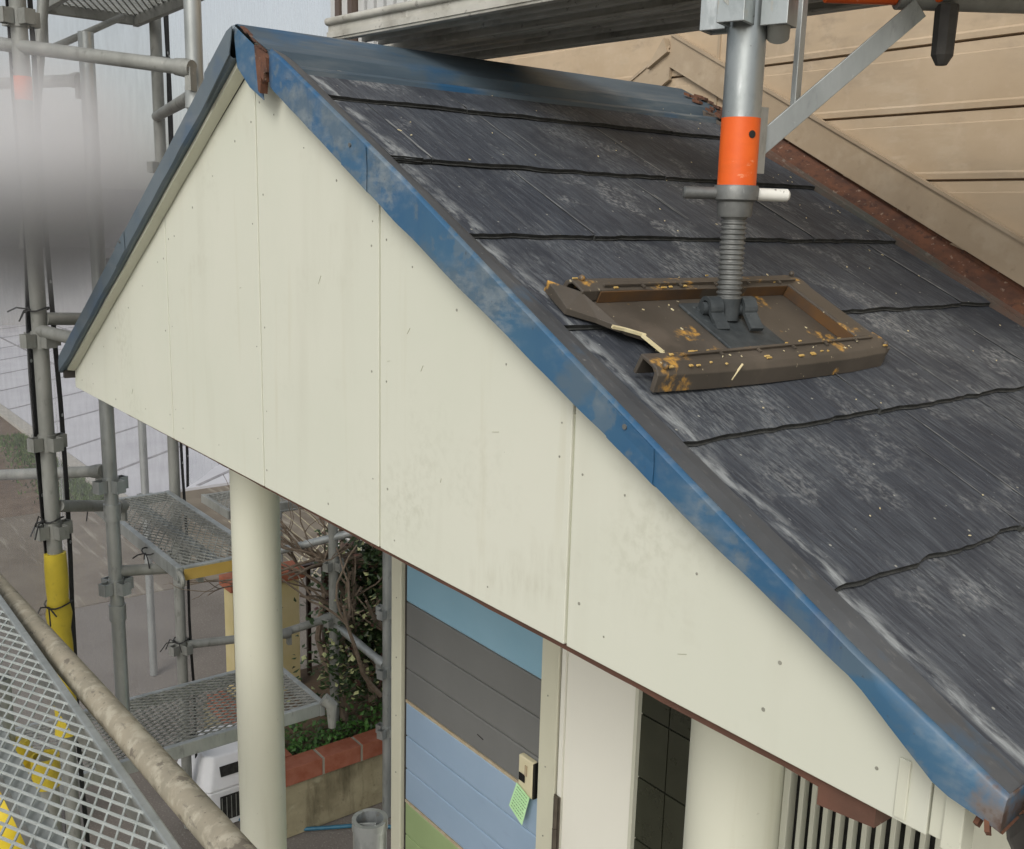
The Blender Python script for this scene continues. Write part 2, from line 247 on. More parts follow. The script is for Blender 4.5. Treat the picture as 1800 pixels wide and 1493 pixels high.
# ------------------------------------------------------------------ mesh helpers (all coordinates are world metres)
class MB:
    def __init__(s): s.v = []; s.f = []; s.mi = []
    def face(s, pts, mi=0):
        n = len(s.v); s.v += [tuple(p) for p in pts]; s.f.append(tuple(range(n, n+len(pts)))); s.mi.append(mi)
    def box(s, a, b, mi=0):
        x0, y0, z0 = a; x1, y1, z1 = b
        s.hexa([(x0, y0, z0), (x1, y0, z0), (x1, y1, z0), (x0, y1, z0)], [(x0, y0, z1), (x1, y0, z1), (x1, y1, z1), (x0, y1, z1)], mi); return s
    def hexa(s, lo, hi, mi=0):
        n = len(s.v); s.v += [tuple(p) for p in lo]+[tuple(p) for p in hi]; k = len(lo)
        s.f.append(tuple(n+i for i in reversed(range(k)))); s.f.append(tuple(n+k+i for i in range(k))); s.mi += [mi, mi]
        for i in range(k):
            j = (i+1) % k; s.f.append((n+i, n+j, n+k+j, n+k+i)); s.mi.append(mi)
        return s
    def obox(s, p, ex, ey, ez, mi=0):   # centre p and three half-extent vectors
        p, ex, ey, ez = map(Vector, (p, ex, ey, ez))
        q = [p-ex-ey, p+ex-ey, p+ex+ey, p-ex+ey]
        return s.hexa([a-ez for a in q], [a+ez for a in q], mi)
    def bar(s, a, b, w_, h_, upv=(0, 0, 1), mi=0):
        a, b = Vector(a), Vector(b); d = (b-a).normalized(); sd_ = d.cross(Vector(upv)).normalized(); u_ = sd_.cross(d).normalized()
        return s.obox((a+b)/2, (b-a)/2, sd_*(w_/2), u_*(h_/2), mi)
    def tube(s, pts, r, seg=16, mi=0, cap=True):
        pts = [Vector(p) for p in pts]; rs = r if isinstance(r, (list, tuple)) else [r]*len(pts)
        n0 = len(s.v); ref = None
        for i, p in enumerate(pts):
            d = (pts[min(i+1, len(pts)-1)]-pts[max(i-1, 0)]).normalized()
            if ref is None: ref = d.orthogonal().normalized()
            ref = (ref-d*ref.dot(d)).normalized(); o = d.cross(ref)
            for k in range(seg):
                a = 2*pi*k/seg; s.v.append(tuple(p+(ref*cos(a)+o*sin(a))*rs[i]))
        for i in range(len(pts)-1):
            for k in range(seg):
                a = n0+i*seg+k; b = n0+i*seg+(k+1) % seg
                s.f.append((a, b, b+seg, a+seg)); s.mi.append(mi)
        if cap:
            s.f.append(tuple(n0+k for k in reversed(range(seg)))); s.f.append(tuple(n0+(len(pts)-1)*seg+k for k in range(seg))); s.mi += [mi, mi]
        return s
    def hollow(s, a, b, ro, ri, seg=20, mi=0):
        a, b = Vector(a), Vector(b); d = (b-a).normalized(); x = d.orthogonal().normalized(); y = d.cross(x); n0 = len(s.v)
        for (p, r) in ((a, ro), (b, ro), (b, ri), (a, ri)):
            for k in range(seg):
                t = 2*pi*k/seg; s.v.append(tuple(p+(x*cos(t)+y*sin(t))*r))
        for j in range(4):
            for k in range(seg):
                k2 = (k+1) % seg; j2 = (j+1) % 4
                s.f.append((n0+j*seg+k, n0+j*seg+k2, n0+j2*seg+k2, n0+j2*seg+k)); s.mi.append(mi)
        return s
    def sph(s, p, r, mi=0, nu=10, nv=7, sc=(1, 1, 1)):
        n0 = len(s.v); p = Vector(p)
        for i in range(nv+1):
            th = pi*i/nv
            for k in range(nu):
                a = 2*pi*k/nu; s.v.append((p.x+r*sc[0]*sin(th)*cos(a), p.y+r*sc[1]*sin(th)*sin(a), p.z+r*sc[2]*cos(th)))
        for i in range(nv):
            for k in range(nu):
                a = n0+i*nu+k; b = n0+i*nu+(k+1) % nu
                s.f.append((a, a+nu, b+nu, b)); s.mi.append(mi)
        return s
    def grid(s, rows, mi=0):   # rows of points
        n0 = len(s.v); k = len(rows[0])
        for r in rows: s.v += [tuple(p) for p in r]
        for i in range(len(rows)-1):
            for j in range(k-1):
                a = n0+i*k+j; s.f.append((a, a+1, a+k+1, a+k)); s.mi.append(mi)
        return s
    def build(s, name, mats, parent=None, smooth=False, bevel=0, solid=0, origin=None):
        if not isinstance(mats, (list, tuple)): mats = [mats]
        me = bpy.data.meshes.new(name); me.from_pydata(s.v, [], s.f); 
        for m in mats: me.materials.append(m)
        me.polygons.foreach_set('material_index', s.mi)
        bm = bmesh.new(); bm.from_mesh(me); bmesh.ops.remove_doubles(bm, verts=bm.verts, dist=1e-6)
        bmesh.ops.recalc_face_normals(bm, faces=bm.faces); bm.to_mesh(me); bm.free()
        o = bpy.data.objects.new(name, me); C.objects.link(o)
        if smooth: me.shade_auto_smooth(angle=radians(35)) if hasattr(me, 'shade_auto_smooth') else me.polygons.foreach_set('use_smooth', [True]*len(me.polygons))
        if smooth:
            me.polygons.foreach_set('use_smooth', [True]*len(me.polygons))
            e = [ed for ed in me.edges]
            bm = bmesh.new(); bm.from_mesh(me)
            for ed in bm.edges:
                if len(ed.link_faces) == 2 and ed.calc_face_angle(0) > radians(38): ed.smooth = False
            bm.to_mesh(me); bm.free()
        if solid:
            md = o.modifiers.new('thickness', 'SOLIDIFY'); md.thickness = solid; md.offset = 0
        if bevel:
            md = o.modifiers.new('soft_edges', 'BEVEL'); md.width = bevel; md.segments = 2; md.limit_method = 'ANGLE'
        if parent is not None:
            o.parent = parent; o.matrix_parent_inverse = Matrix.Translation(-Vector(parent_loc(parent)))
        return o
LOC = {}
def parent_loc(p): return LOC.get(p.name, (0, 0, 0))
def thing(name, loc, label, cat, group=None):
    o = bpy.data.objects.new(name, None); C.objects.link(o); o.location = loc; o.empty_display_size = .1
    LOC[o.name] = loc; o['label'] = label; o['category'] = cat
    if group: o['group'] = group
    return o
def tag(o, label, cat, group=None, kind=None):
    o['label'] = label; o['category'] = cat
    if group: o['group'] = group
    if kind: o['kind'] = kind
    return o
def structure(o): o['kind'] = 'structure'; return o
def wob(x, y, z, s=1.0): return noise.noise(Vector((x*s, y*s, z*s)))

# ------------------------------------------------------------------ roof geometry
S = 0.5216; H = 0.7959; TZ = 0.0677; NN = sqrt(1+S*S)
Y1 = 1.075                     # where the slates stop at the wall flashing
SL = .558; NL = sqrt(1+SL*SL)
def roofz(x, off=0.0): return H+TZ-S*abs(x)+off*NN
def roofl(x, off=0.0): return H+TZ-SL*abs(x)+off*NL
def sp(d, y, off=0.0, side=1): # point on the slope: distance d down from the ridge, height off above the roof plane
    if side < 0: return Vector((-(d/NL+off*SL/NL), y, H+TZ-SL*d/NL+off/NL))
    return Vector((d/NN+off*S/NN, y, H+TZ-S*d/NN+off/NN))
EX, D0, DE = 0.2344, 0.2957, 1.712

porch = thing('porch', (0, .5, -2.45), 'small gabled cream porch with dark slate roof and blue edge trims', 'porch')
roof = MB()
# roof deck under the slates
for sd_ in (1, -1):
    DD = DE-.03 if sd_ > 0 else 1.56
    a = [sp(0, .0135, -.012, sd_), sp(DD, .0135, -.012, sd_), sp(DD, 1.15, -.012, sd_), sp(0, 1.15, -.012, sd_)]
    b = [sp(0.02, .0135, -.05, sd_), sp(DD, .0135, -.05, sd_), sp(DD, 1.15, -.05, sd_), sp(0.02, 1.15, -.05, sd_)]
    roof.hexa(b, a)
roof = roof.build('roof', M['gutter'], porch)

joints = {0: [.295, .84], 1: [.085, .61], 2: [.245, .80], 3: [.50, .97], 4: [.40, .90], 5: [.39, .75], 6: [.405, .86], 7: [.2, .6]}
def slate(d0, d1, ya, yb, k, side=1, nu=None):
    """one slate: thin wedge, wavy lower edge lifted over the next course"""
    nu = nu or max(6, int((yb-ya)/.014)); m = MB(); rows = []
    lift = .0115; fr = (0, .25, .5, .75, .93, 1.0)
    def edge(y): return .0045*wob(y*17, k*7.3, 1)+.0030*wob(y*45, k*3.1, 5)
    def wav(y): return .0022*wob(y*7, k*4.7, 9)
    for q in fr:
        r = []
        for i in range(nu+1):
            y = ya+(yb-ya)*i/nu; d = d0+(d1+edge(y)-d0)*q
            off = .0015+q*(lift)+wav(y)*q+(.0008*wob(y*60, d*60, k) if q > .8 else 0)
            if q == 1.0: off -= .0015
            r.append(sp(d, y, off, side))
        rows.append(r)
    m.grid(rows, 0)
    er = []
    for q, dd, of in ((0, -.0005, .0), (1, -.002, -.5), (2, .0012, -.55), (3, -.004, -1.0)):
        r = []
        for i in range(nu+1):
            y = ya+(yb-ya)*i/nu; d = d1+edge(y)
            r.append(sp(d+dd+(.0012*wob(y*90, q*9, k) if q else 0), y, .0015+lift-.0015+wav(y)+of*(lift+.0), side))
        er.append(r)
    m.grid([rows[-1]]+er[1:], 1)
    for yy, j in ((ya, 0), (yb, -1)):   # ends
        top = [r[j] for r in rows]
        n = Vector((side*S/NN, 0, 1/NN))
        m.grid([top, [p-n*(.0015+lift*q) for p, q in zip(top, fr)]], 1)
    return m
for k in range(7):
    d1 = D0+EX*k; d0 = max(.10, d1-EX-.03)
    if k == 6: d1 = DE
    for side in (1, -1):
        if side < 0 and k == 6: d1 = 1.585
        ys = [.004]+(joints[k] if side == 1 else [.5])+[Y1]
        for a, b in zip(ys[:-1], ys[1:]):
            g = .0008
            o = slate(d0, d1, a+g, b-g, k+(0 if side > 0 else 20)+int(a*10), side).build('slate', [M['slate' if (k*5+int(a*10)) % 3 else 'slate_b'], M['slate_edge']], roof, smooth=True)
# narrow offcut strip beside the rake in the second and third course
m = slate(D0+.01, D0+EX+.004, .006, .066, 31).build('slate', [M['slate'], M['slate_edge']], roof, smooth=True)
m.location = (0, 0, .004)
# pale dust washed along the slate joints, and faint score lines
rd = random.Random(77)
for k in range(7):
    d1 = D0+EX*k; d0 = max(.21, d1-EX+.004); d1 = min(d1, DE)-.004
    for y in joints[k]+[joints[k][0]+.27, joints[k][-1]-.29]:
        if not .07 < y < 1.05: continue
        a = d0 if rd.random() < .6 else d0+.07; bq = d1-rd.choice((0, 0, .06)); w0 = rd.uniform(.0012, .0036) if y in joints[k] else rd.uniform(.0006, .0016)
        rows = []
        for i in range(13):
            d = a+(bq-a)*i/12; fr = (d-(D0+EX*k-EX-.03))/(EX+.03); hh = .0015+.0115*min(1, max(0, fr))+.0016
            ww = w0*(.5+.8*abs(wob(d*30, y*10, k))+.3*sin(pi*i/12)); sh_ = .0015*wob(d*20, y*3, 2)
            rows.append([sp(d, y-ww+sh_, hh), sp(d, y+ww+sh_, hh)])
        MB().grid(rows).build('joint_line', M['dustline'], roof)
# loose cream paint flakes lying on the slates
ch = MB(); rd = random.Random(3)
for i in range(70):
    d = rd.uniform(.2, 1.6); y = rd.uniform(.08, 1.06)
    if rd.random() < .35: d = .45+rd.uniform(-.35, .5); y = 1.03-abs(rd.gauss(0, .05))
    sz = rd.uniform(.0008, .0024); l = sz*rd.uniform(1, 3.5); a = rd.gauss(0, .6)
    fr = (((d-D0) / EX) % 1); off = .004+.0115*fr
    p = sp(d, y, off); t1 = Vector((1/NN, 0, -S/NN)); t2 = Vector((0, 1, 0)); n = Vector((S/NN, 0, 1/NN))
    e1 = t1*cos(a)+t2*sin(a); e2 = -t1*sin(a)+t2*cos(a)
    pts = [p+e1*l*.5*cos(u)+e2*sz*.5*sin(u)*(1+.3*rd.random()) for u in [2*pi*z/6 for z in range(6)]]
    ch.hexa(pts, [q+n*.0008 for q in pts])
o = ch.build('paint_flakes', M['chip'], roof); o['kind'] = 'stuff'
# sealant smears beside the rake
sm = MB()
# ridge cap: folded sheet, two sloping flanks, a vertical lip each side
rc = MB(); ny = 60
def ridge_profile(y):
    w1 = .0025*wob(y*5, 3, 0); w2 = .003*wob(y*7, 9, 4)
    return [Vector((-.192, y, roofz(.192)+.004+w2)), Vector((-.186, y, roofz(.186)+.034)), Vector((-.150, y, roofz(.150)+.036)), Vector((-.128, y, roofz(.128)+.046+w1)), Vector((-.004, y, H+TZ+.018)),
            Vector((.004, y, H+TZ+.018)), Vector((.128, y, roofz(.128)+.046+w1)), Vector((.146, y, roofz(.146)+.020)), Vector((.184, y, roofz(.184)+.016+w2)), Vector((.192, y, roofz(.192)+.001+w2))]
def ridge_profile(y):
    w1 = .0015*wob(y*6, 3, 0); w2 = .002*wob(y*9, 9, 4)
    f = [(.004, .012), (.132, .020+w1), (.140, .004), (.174, .0150+w2), (.1800, .0140+w2), (.1815, .0065)]
    R_ = [Vector((x, y, roofz(x, o))) for x, o in f]; L_ = [Vector((-x, y, roofl(x, o))) for x, o in reversed(f)]
    return L_+R_
ys = [-.0335+(1.165+.0335)*i/ny for i in range(ny+1)]
rc.grid([ridge_profile(y) for y in ys])
rco = rc.build('ridge_cap', M['ridge'], roof, solid=.0012)
for y in (.09, .52, .95):
    MB().tube([Vector((.1585, y, roofz(.1585, .005))), Vector((.1605, y, roofz(.1605, .0115)))], .0045, 10).build('nail', M['screw'], rco, smooth=True)
# rake trims
def lerp(tab, x):
    if x <= tab[0][0]: return tab[0][1]
    for (a, p), (b, q) in zip(tab[:-1], tab[1:]):
        if x <= b: return p+(q-p)*(x-a)/(b-a)
    return tab[-1][1]
def rake_z(x):
    t = lerp([(.1, .030), (.2, .036), (.58, .037), (.85, .028), (1.15, .020), (1.37, .017), (1.53, .024)], x)
    b = lerp([(.1, -.026), (.2, -.030), (.58, -.034), (.85, -.029), (1.15, -.022), (1.30, -.014), (1.37, -.010), (1.46, -.026), (1.50, -.012), (1.53, -.004)], x)
    return roofz(x)+t, roofz(x)+b
def rake(side):
    rz = roofz if side > 0 else roofl
    n = 90; f = MB(); t = MB()
    xs0 = .155 if side > 0 else .015
    fr_rows = []; tp_rows = []
    for i in range(n+1):
        x = xs0+((1.515 if side > 0 else 1.392)-xs0)*i/n
        zt, zb_ = rake_z(x) if side > 0 else (roofl(x, .012), roofl(x)-.034-.004*(x/1.4))
        drop = zt-zb_
        wv = .0025*wob(x*6, side, 0)+.0012*wob(x*22, side, 3)
        yb = -.040-.002*wob(x*9, 4, side)-max(0, (x-1.3))*.02
        dent = .004*wob(x*13, 8, side)
        fr_rows.append([Vector((side*x, -.036, zt)), Vector((side*x, -.0405, zt-.005)), Vector((side*x, yb-dent*.4, zt-drop*.5)), Vector((side*x, yb, zt-drop+wv)), Vector((side*x, yb+.006, zt-drop+wv-.004)), Vector((side*x, -.012, zt-drop+wv+.001))])
        tw = .008+.002*wob(x*8, 1, side)
        tp_rows.append([Vector((side*x, -.036, zt)), Vector((side*x, -.012, zt-(zt-rz(x, .014))*.45)), Vector((side*x, tw, rz(x, .0125))), Vector((side*x, tw+.003, rz(x, .002)))])
    f.grid(fr_rows); t.grid(tp_rows)
    if side > 0:   # end cap at the eave, folded round
        e = fr_rows[-1]; f.face([e[0], e[1], e[2], e[3], e[3]+Vector((0, .05, .01)), e[0]+Vector((0, .05, 0))])
    mats = [M['blue'] if side > 0 else M['bluegrey'], M['rust']]
    if side > 0:
        nq = len(fr_rows[0])-1
        for i_ in range(n-2, n):
            for j_ in range(nq):
                if i_ == n-1 and j_ > 2: f.mi[i_*nq+j_] = 1
    fo = f.build('rake_trim', mats, roof, solid=.0012, smooth=True)
    for xj in ((.42, 1.04) if side > 0 else (.7,)):
        ij = min(n-2, int((xj-xs0)/((1.515 if side > 0 else 1.392)-xs0)*n))
        MB().grid([[p+Vector((0, -.0022, 0)) for p in fr_rows[q][1:5]] for q in range(ij, ij+6)]).build('lap_joint', mats[0], fo, solid=.0008)
        MB().tube([fr_rows[ij+2][2]+Vector((0, -.001, .01)), fr_rows[ij+2][2]+Vector((0, -.005, .01))], .0032, 10).build('nail', M['screw'], fo, smooth=True)
    if side > 0: fo['label'] = 'glossy blue sloping rake trim'
    else: fo['label'] = 'dull grey blue rake trim'
    t.build('trim_top', M['capgrey'] if side > 0 else M['bluegrey'], fo, solid=.0012)
    return fo
rr_ = rake(1); rl_ = rake(-1)
# folded cap where the two rakes meet under the ridge, torn and rusty
k = MB()
z0 = roofz(0, .014)
k.hexa([(-.008, -.0365, z0-.004), (.100, -.0365, roofz(.100, .008)), (.118, -.0365, roofz(.118)-.068), (.060, -.0365, roofz(.06)-.072), (.006, -.0365, H+.004)],
       [(-.008, -.0340, z0-.004), (.100, -.0340, roofz(.100, .008)), (.118, -.0340, roofz(.118)-.068), (.060, -.0340, roofz(.06)-.072), (.006, -.0340, H+.004)])
k.build('folded_cap', M['blue'], rr_, bevel=.001)
k = MB()
k.hexa([(.006, -.0445, z0-.008), (-.02, -.0445, z0-.002-.012), (-.135, -.0445, roofl(.135, .012)), (-.142, -.0445, roofl(.142)-.044), (-.012, -.0445, H+.026)],
       [(.006, -.0418, z0-.008), (-.02, -.0418, z0-.002-.012), (-.135, -.0418, roofl(.135, .012)), (-.142, -.0418, roofl(.142)-.044), (-.012, -.0418, H+.026)])
k.build('folded_cap', M['bluegrey'], rl_, bevel=.001)
k = MB()
rd = random.Random(5)
pts = [(.100, .012), (.148, .010), (.150, -.012), (.139, -.018), (.136, -.034), (.127, -.030), (.121, -.060), (.113, -.060)]
k.hexa([Vector((x, -.044, roofz(x, .004)+dz)) for x, dz in pts], [Vector((x, -.030, roofz(x, .004)+dz)) for x, dz in pts])
k.build('rusted_patch', M['rust'], rr_)
k = MB()
for i in range(16):
    x = .03+i*.0062; k.obox((x, -.0350+rd.uniform(-.001, .004), roofz(x, .0158)), (.005, 0, -.0026), (0, rd.uniform(.0015, .005), 0), (0, 0, .0008))
k.build('rusted_seam', M['rust'], rco)
k = MB()
for i in range(26):
    y = 1.105+rd.uniform(-.03, .04); x = .10+rd.uniform(-.03, .10); k.obox((x, y, roofz(x, .024)), (rd.uniform(.004, .011), .003, -.003), (-.002, rd.uniform(.004, .010), 0), (0, 0, .003))
k.build('rusted_seam', M['rust'], rco)
# gable boards
xs = [-1.382, -.52, -.0, .455, .928, 1.435]
def gz(x): return H-(S if x > 0 else .536)*abs(x)+.004
gr = MB().box((-1.37, .012, .012), (1.36, .03, .05)).build('gable', M['darkgap'], porch)
gp = xs[:]
for a, b in zip(gp[:-1], gp[1:]):
    g = .0027; p = MB(); A, B = a+g, b-g
    lo = [(A, 0, 0), (B, 0, 0)]; hi = [(B, 0, gz(B)), (A, 0, gz(A))]
    hi = [(B, 0, gz(B)+.0575), (A, 0, gz(A)+.0575)] if A > -.01 else ([(B, 0, gz(B)+.012), (A, 0, gz(A)+.012)]); ring = lo+hi
    p.hexa([(x, 0, z) for x, _, z in ring], [(x, .012, z) for x, _, z in ring])
    p.build('cladding_board', M['cream'], gr, bevel=.0012)
j = MB()
for x in gp[1:-1]: j.box((x-.003, .0035, .002), (x+.003, .010, gz(x)-.01))
j.box((-1.38, .0125, .0), (1.43, .016, .02))
j.build('joint_filler', M['joint'], gr)
bk = MB(); bk.hexa([(-1.37, .0165, .02), (1.42, .0165, .02), (1.42, .0165, .05), (0, .0165, H-.02), (-1.37, .0165, .05)], [(-1.37, .03, .02), (1.42, .03, .02), (1.42, .03, .05), (0, .03, H-.02), (-1.37, .03, .05)])
bk.build('backing', M['darkgap'], gr)
rd = random.Random(11)
def nail(x, z, r=.0021):
    MB().tube([(x, .0006, z), (x, -.0006, z)], r*rd.uniform(.6, 1.15), 8).build('nail_head', M['nail'], gr)
for x in gp[:-1]:
    for dx in (.022, ):
        zz = gz(x+dx)-.06
        while zz > .05: nail(x+dx+rd.uniform(-.004, .004), zz+rd.uniform(-.02, .02)); zz -= rd.uniform(.17, .24)
for x in gp[1:]:
    zz = gz(x-.022)-.08
    while zz > .03: nail(x-.022+rd.uniform(-.004, .004), zz); zz -= rd.uniform(.17, .24)
for i in range(12): x = .08+i*.118; nail(x, gz(x)-.035-rd.random()*.01)
for i in range(11): x = -1.3+i*.12; nail(x, max(.03, gz(x)-.07))
for i in range(11): nail(-1.2+i*.245+rd.uniform(-.02, .02), .035+rd.uniform(-.01, .012))
# scratches on the boards
for i in range(9):
    x = rd.uniform(-.9, 1.2); z = rd.uniform(.06, max(.08, gz(x)-.12)); a = rd.uniform(-1.2, 1.2); l = rd.uniform(.006, .022)
    MB().bar((x, -.0003, z), (x+l*cos(a), -.0003, z+l*sin(a)), .0008, .0006).build('scratch', M['joint'], gr)
# cream moulding under the left rake
mo = MB()
for i in range(24):
    x0 = .02+i*(1.345/24); x1 = x0+1.345/24+.0005
    def mq(x): zz = roofl(x)-.050; return [(-x, -.002, zz+.018), (-x, -.024, zz+.018), (-x, -.024, zz+.003+.003*wob(x*9, 1, 1)), (-x, -.002, zz+.0+.003*wob(x*9, 1, 1))]
    mo.hexa(mq(x0), mq(x1))
mo.build('moulding', M['cream2'], gr)
# right hand corner board with its ribs
cb = MB()
cb.box((1.4355, -.002, .004), (1.449, .014, gz(1.44)+.03)); cb.box((1.4495, -.007, .0), (1.468, .016, gz(1.46)+.035)); cb.box((1.400, -.0025, .004), (1.412, -.0002, gz(1.41)))
cb.build('corner_board', M['cream2'], gr, bevel=.002)
# brown drip board and soffit behind the gable
sf = MB()
nseg = 60; rdx = random.Random(9)
for i in range(nseg):
    x0 = -1.25+i*2.60/nseg; x1 = x0+2.60/nseg; e = lambda x: -.008-.009*(x+1.25)/2.6+.0022*wob(x*14, 2, 2)
    sf.hexa([(x0, .014, e(x0)), (x1, .014, e(x1)), (x1, .05, e(x1)), (x0, .05, e(x0))], [(x0, .014, -.0005), (x1, .014, -.0005), (x1, .05, -.0005), (x0, .05, -.0005)])
sf.hexa([(1.31, .012, -.036), (1.375, .012, -.028), (1.375, .05, -.028), (1.31, .05, -.036)], [(1.31, .012, -.002), (1.375, .012, -.002), (1.375, .05, -.002), (1.31, .05, -.002)])
sf.build('drip_board', M['brown'], porch)
MB().box((-1.34, .052, -.004), (1.40, 1.145, .006)).build('soffit', M['cream2'], porch)
# eave: fascia, gutter, torn brown wood at the corner
ev = MB()
ev.box((1.44, .02, .045), (1.468, 1.14, .085)); ev.build('fascia', M['brown'], porch)
ev = MB(); ev.box((-1.44, .02, .045), (-1.40, 1.14, .085)); ev.build('fascia', M['brown'], porch)
MB().box((-1.395, -.03, .03), (-1.375, .02, .055)).build('batten_end', M['darkgap'], porch)
gt = MB()
for i in range(9):
    pass
prof = [(1.50+.05*cos(pi+pi*t/8)+.05, .055+.05*sin(pi+pi*t/8)) for t in range(9)]
gt.grid([[Vector((x, y, z)) for x, z in prof] for y in (.0, .3, .6, 1.14)])
gt.build('gutter', M['gutter'], porch, solid=.003)
tw = MB(); rd = random.Random(21)
for i in range(9):
    x = 1.485+rd.uniform(-.01, .03); z = .082-rd.uniform(0, .010); y = rd.uniform(-.030, .010); l = rd.uniform(.012, .030)
    tw.bar((x, y, z), (x+rd.uniform(-.008, .026), y+rd.uniform(-.02, .02), z-l), rd.uniform(.004, .010), rd.uniform(.003, .007), (1, .2, .1))
tw.build('splintered_wood', M['rust'], porch)
ls = MB(); 
for i in range(7): ls.sph((1.545+rd.uniform(-.01, .012), -.015+rd.uniform(-.012, .012), .062-i*.006), rd.uniform(.007, .012), 0, 8, 6)
ls.build('mortar_lump', M['nest'], porch)
# flashing between slates and wall
fl = MB()
n = 40
rows = []
for i in range(n+1):
    d = .13+(1.72-.13)*i/n; ww = .0015*wob(d*9, 0, 2)
    rows.append([sp(d, 1.0765, .002), sp(d, 1.0775, .014+ww), sp(d, 1.086, .014+ww), sp(d, 1.088, .004), sp(d, 1.094, .004), sp(d, 1.097, .018), ])
fl.grid(rows); fl.build('channel_flashing', M['rustpale'], roof, solid=.0015)
fl = MB(); rows = []
for i in range(n+1):
    d = .17+(1.72-.17)*i/n; rows.append([sp(d, 1.0975, .017), sp(d, 1.102, .022+.003*wob(d*6, 1, 1)), sp(d, 1.138, .042+.003*wob(d*5, 2, 1)), sp(d, 1.1475, .075)])
fl.grid(rows); fl.build('rusted_flashing', M['rust'], roof, solid=.0015)
# columns of the porch
for cx in (-.885, .935):
    q = MB(); q.tube([(cx, .36, -2.43), (cx, .36, -.005)], .0715, 48); q.build('column', M['cream2'], porch, smooth=True)

# ------------------------------------------------------------------ house: beige siding, entrance wall, door, louvre
house = thing('house', (0, 1.6, -2.45), 'beige weatherboarded house wall with coloured entrance panels behind the porch', 'house')
WY = 1.15
def vslope(x): return .9945-.512*x       # upper line of the sloping flashing board
sdn = MB(); gv = MB()
zb = .4; board = .205
rows = []
zlines = [.1, .225, .36, .502, .640, .774, .905, 1.04, 1.18, 1.32, 1.46, 1.60, 1.74, 1.88, 2.02, 2.16, 2.30, 2.44, 2.58, 2.72, 2.86, 3.0]
# siding boards as real lapped profiles
sd_m = MB()
for a, b in zip(zlines[:-1], zlines[1:]):
    for (x0, x1) in ((-1.27, .12), (.1225, 3.2)):
        pr = [(WY, a+.0015), (WY-.011, a+.003), (WY-.012, a+.014), (WY-.0095, a+.018), (WY-.010, b-.024), (WY-.0085, b-.022), (WY-.0075, b-.002), (WY, b-.0005)]
        sd_m.grid([[Vector((x, y, z)) for y, z in pr] for x in (x0, x1)])
sd_m.build('siding', M['siding'], house, smooth=False)
wl = MB(); wl.box((-1.27, WY, .1), (3.2, WY+.12, 3.0)); wl.build('wall', M['sidegroove'], house)
MB().box((-1.28, WY+.0, -2.449), (3.2, WY+.12, .098)).build('lower_wall', M['cream2'], house)
MB().box((.117, WY-.0135, .36), (.1255, WY-.004, 1.32)).build('joint_strip', M['flash'], house)
# sloping beige board over the siding, both sides of the ridge
for sd_ in (1, -1):
    fb = MB(); n_ = (Vector((0, -1, 0)))
    a, b = (-.03, 1.75) if sd_ > 0 else (.03, 1.3)
    def P(x, dz, y): return Vector((sd_*x, y, vslope(x)+dz))
    for (t0, t1, yy) in ((-.080, -.004, WY-.022), (-.004, .004, WY-.026)):
        fb.hexa([P(a, t0, yy), P(b, t0, yy), P(b, t1, yy), P(a, t1, yy)], [P(a, t0, WY-.0125), P(b, t0, WY-.0125), P(b, t1, WY-.0125), P(a, t1, WY-.0125)])
    fb.build('flashing_board', M['flash'], house)
pk = MB(); pk.hexa([(-.10, WY-.034, .93), (-.03, WY-.034, .965), (-.045, WY-.034, 1.0)], [(-.10, WY-.015, .93), (-.03, WY-.015, .965), (-.045, WY-.015, 1.0)])
pk.build('flashing_corner', M['flash'], house)
# entrance wall of coloured panels
PY = WY-.012
def panel(x0, x1, z0, z1, m, name='wall_panel', y=PY): return MB().box((x0, y, z0), (x1, WY-.001, z1)).build(name, m, house, bevel=.006)
panel(-1.283, -.455, -.918, -.05, M['lblue'])
for z0, z1 in ((-1.055, -.921), (-1.195, -1.058), (-1.328, -1.198)): panel(-1.283, -.455, z0, z1, M['pgrey'])
for z0, z1 in ((-1.483, -1.342), (-1.626, -1.486), (-1.764, -1.629)): panel(-1.283, -.455, z0, z1, M['pblue'])
for z0, z1 in ((-1.92, -1.778), (-2.06, -1.923), (-2.2, -2.063), (-2.44, -2.203)): panel(-1.283, -.455, z0, z1, M['pgreen'])
b = MB()
for z in (-1.335, -1.771): b.box((-1.283, PY-.001, z-.0055), (-.455, WY-.003, z+.0055))
b.build('batten', M['tan'], house)
MB().box((-1.305, WY-.004, -2.44), (-1.284, WY-.0005, -.05)).build('shadow_gap', M['darkgap'], house)
pp = MB(); pp.box((-1.380, WY-.022, -2.448), (-1.306, WY+.06, -.03)); pp.build('door_post', M['postcream'], house, bevel=.004)
pp = MB(); pp.box((-.450, WY-.022, -2.448), (-.364, WY+.0, -.03)); pp.build('door_post', M['postcream'], house, bevel=.004)
sc_ = MB()
for z in (-.95, -1.2, -1.45, -1.7): sc_.tube([(-.412, WY-.021, z), (-.412, WY-.0235, z)], .0028, 8); sc_.tube([(-1.34, WY-.021, z+.03), (-1.34, WY-.0235, z+.03)], .0028, 8)
sc_.build('screw_heads', M['nail'], house)
MB().box((-.3635, WY-.012, -2.44), (-.353, WY-.002, -.03)).build('jamb_gap', M['hinge'], house)
MB().box((-.3525, WY-.020, -2.44), (-.334, WY-.002, -.03)).build('jamb', M['door'], house)
dr = MB().box((-.331, WY-.015, -2.42), (-.026, WY-.002, -.03)).build('door', M['door'], house, bevel=.003)
MB().box((-.0255, WY-.024, -2.42), (-.012, WY-.002, -.03)).build('door_edge', M['cream2'], dr)
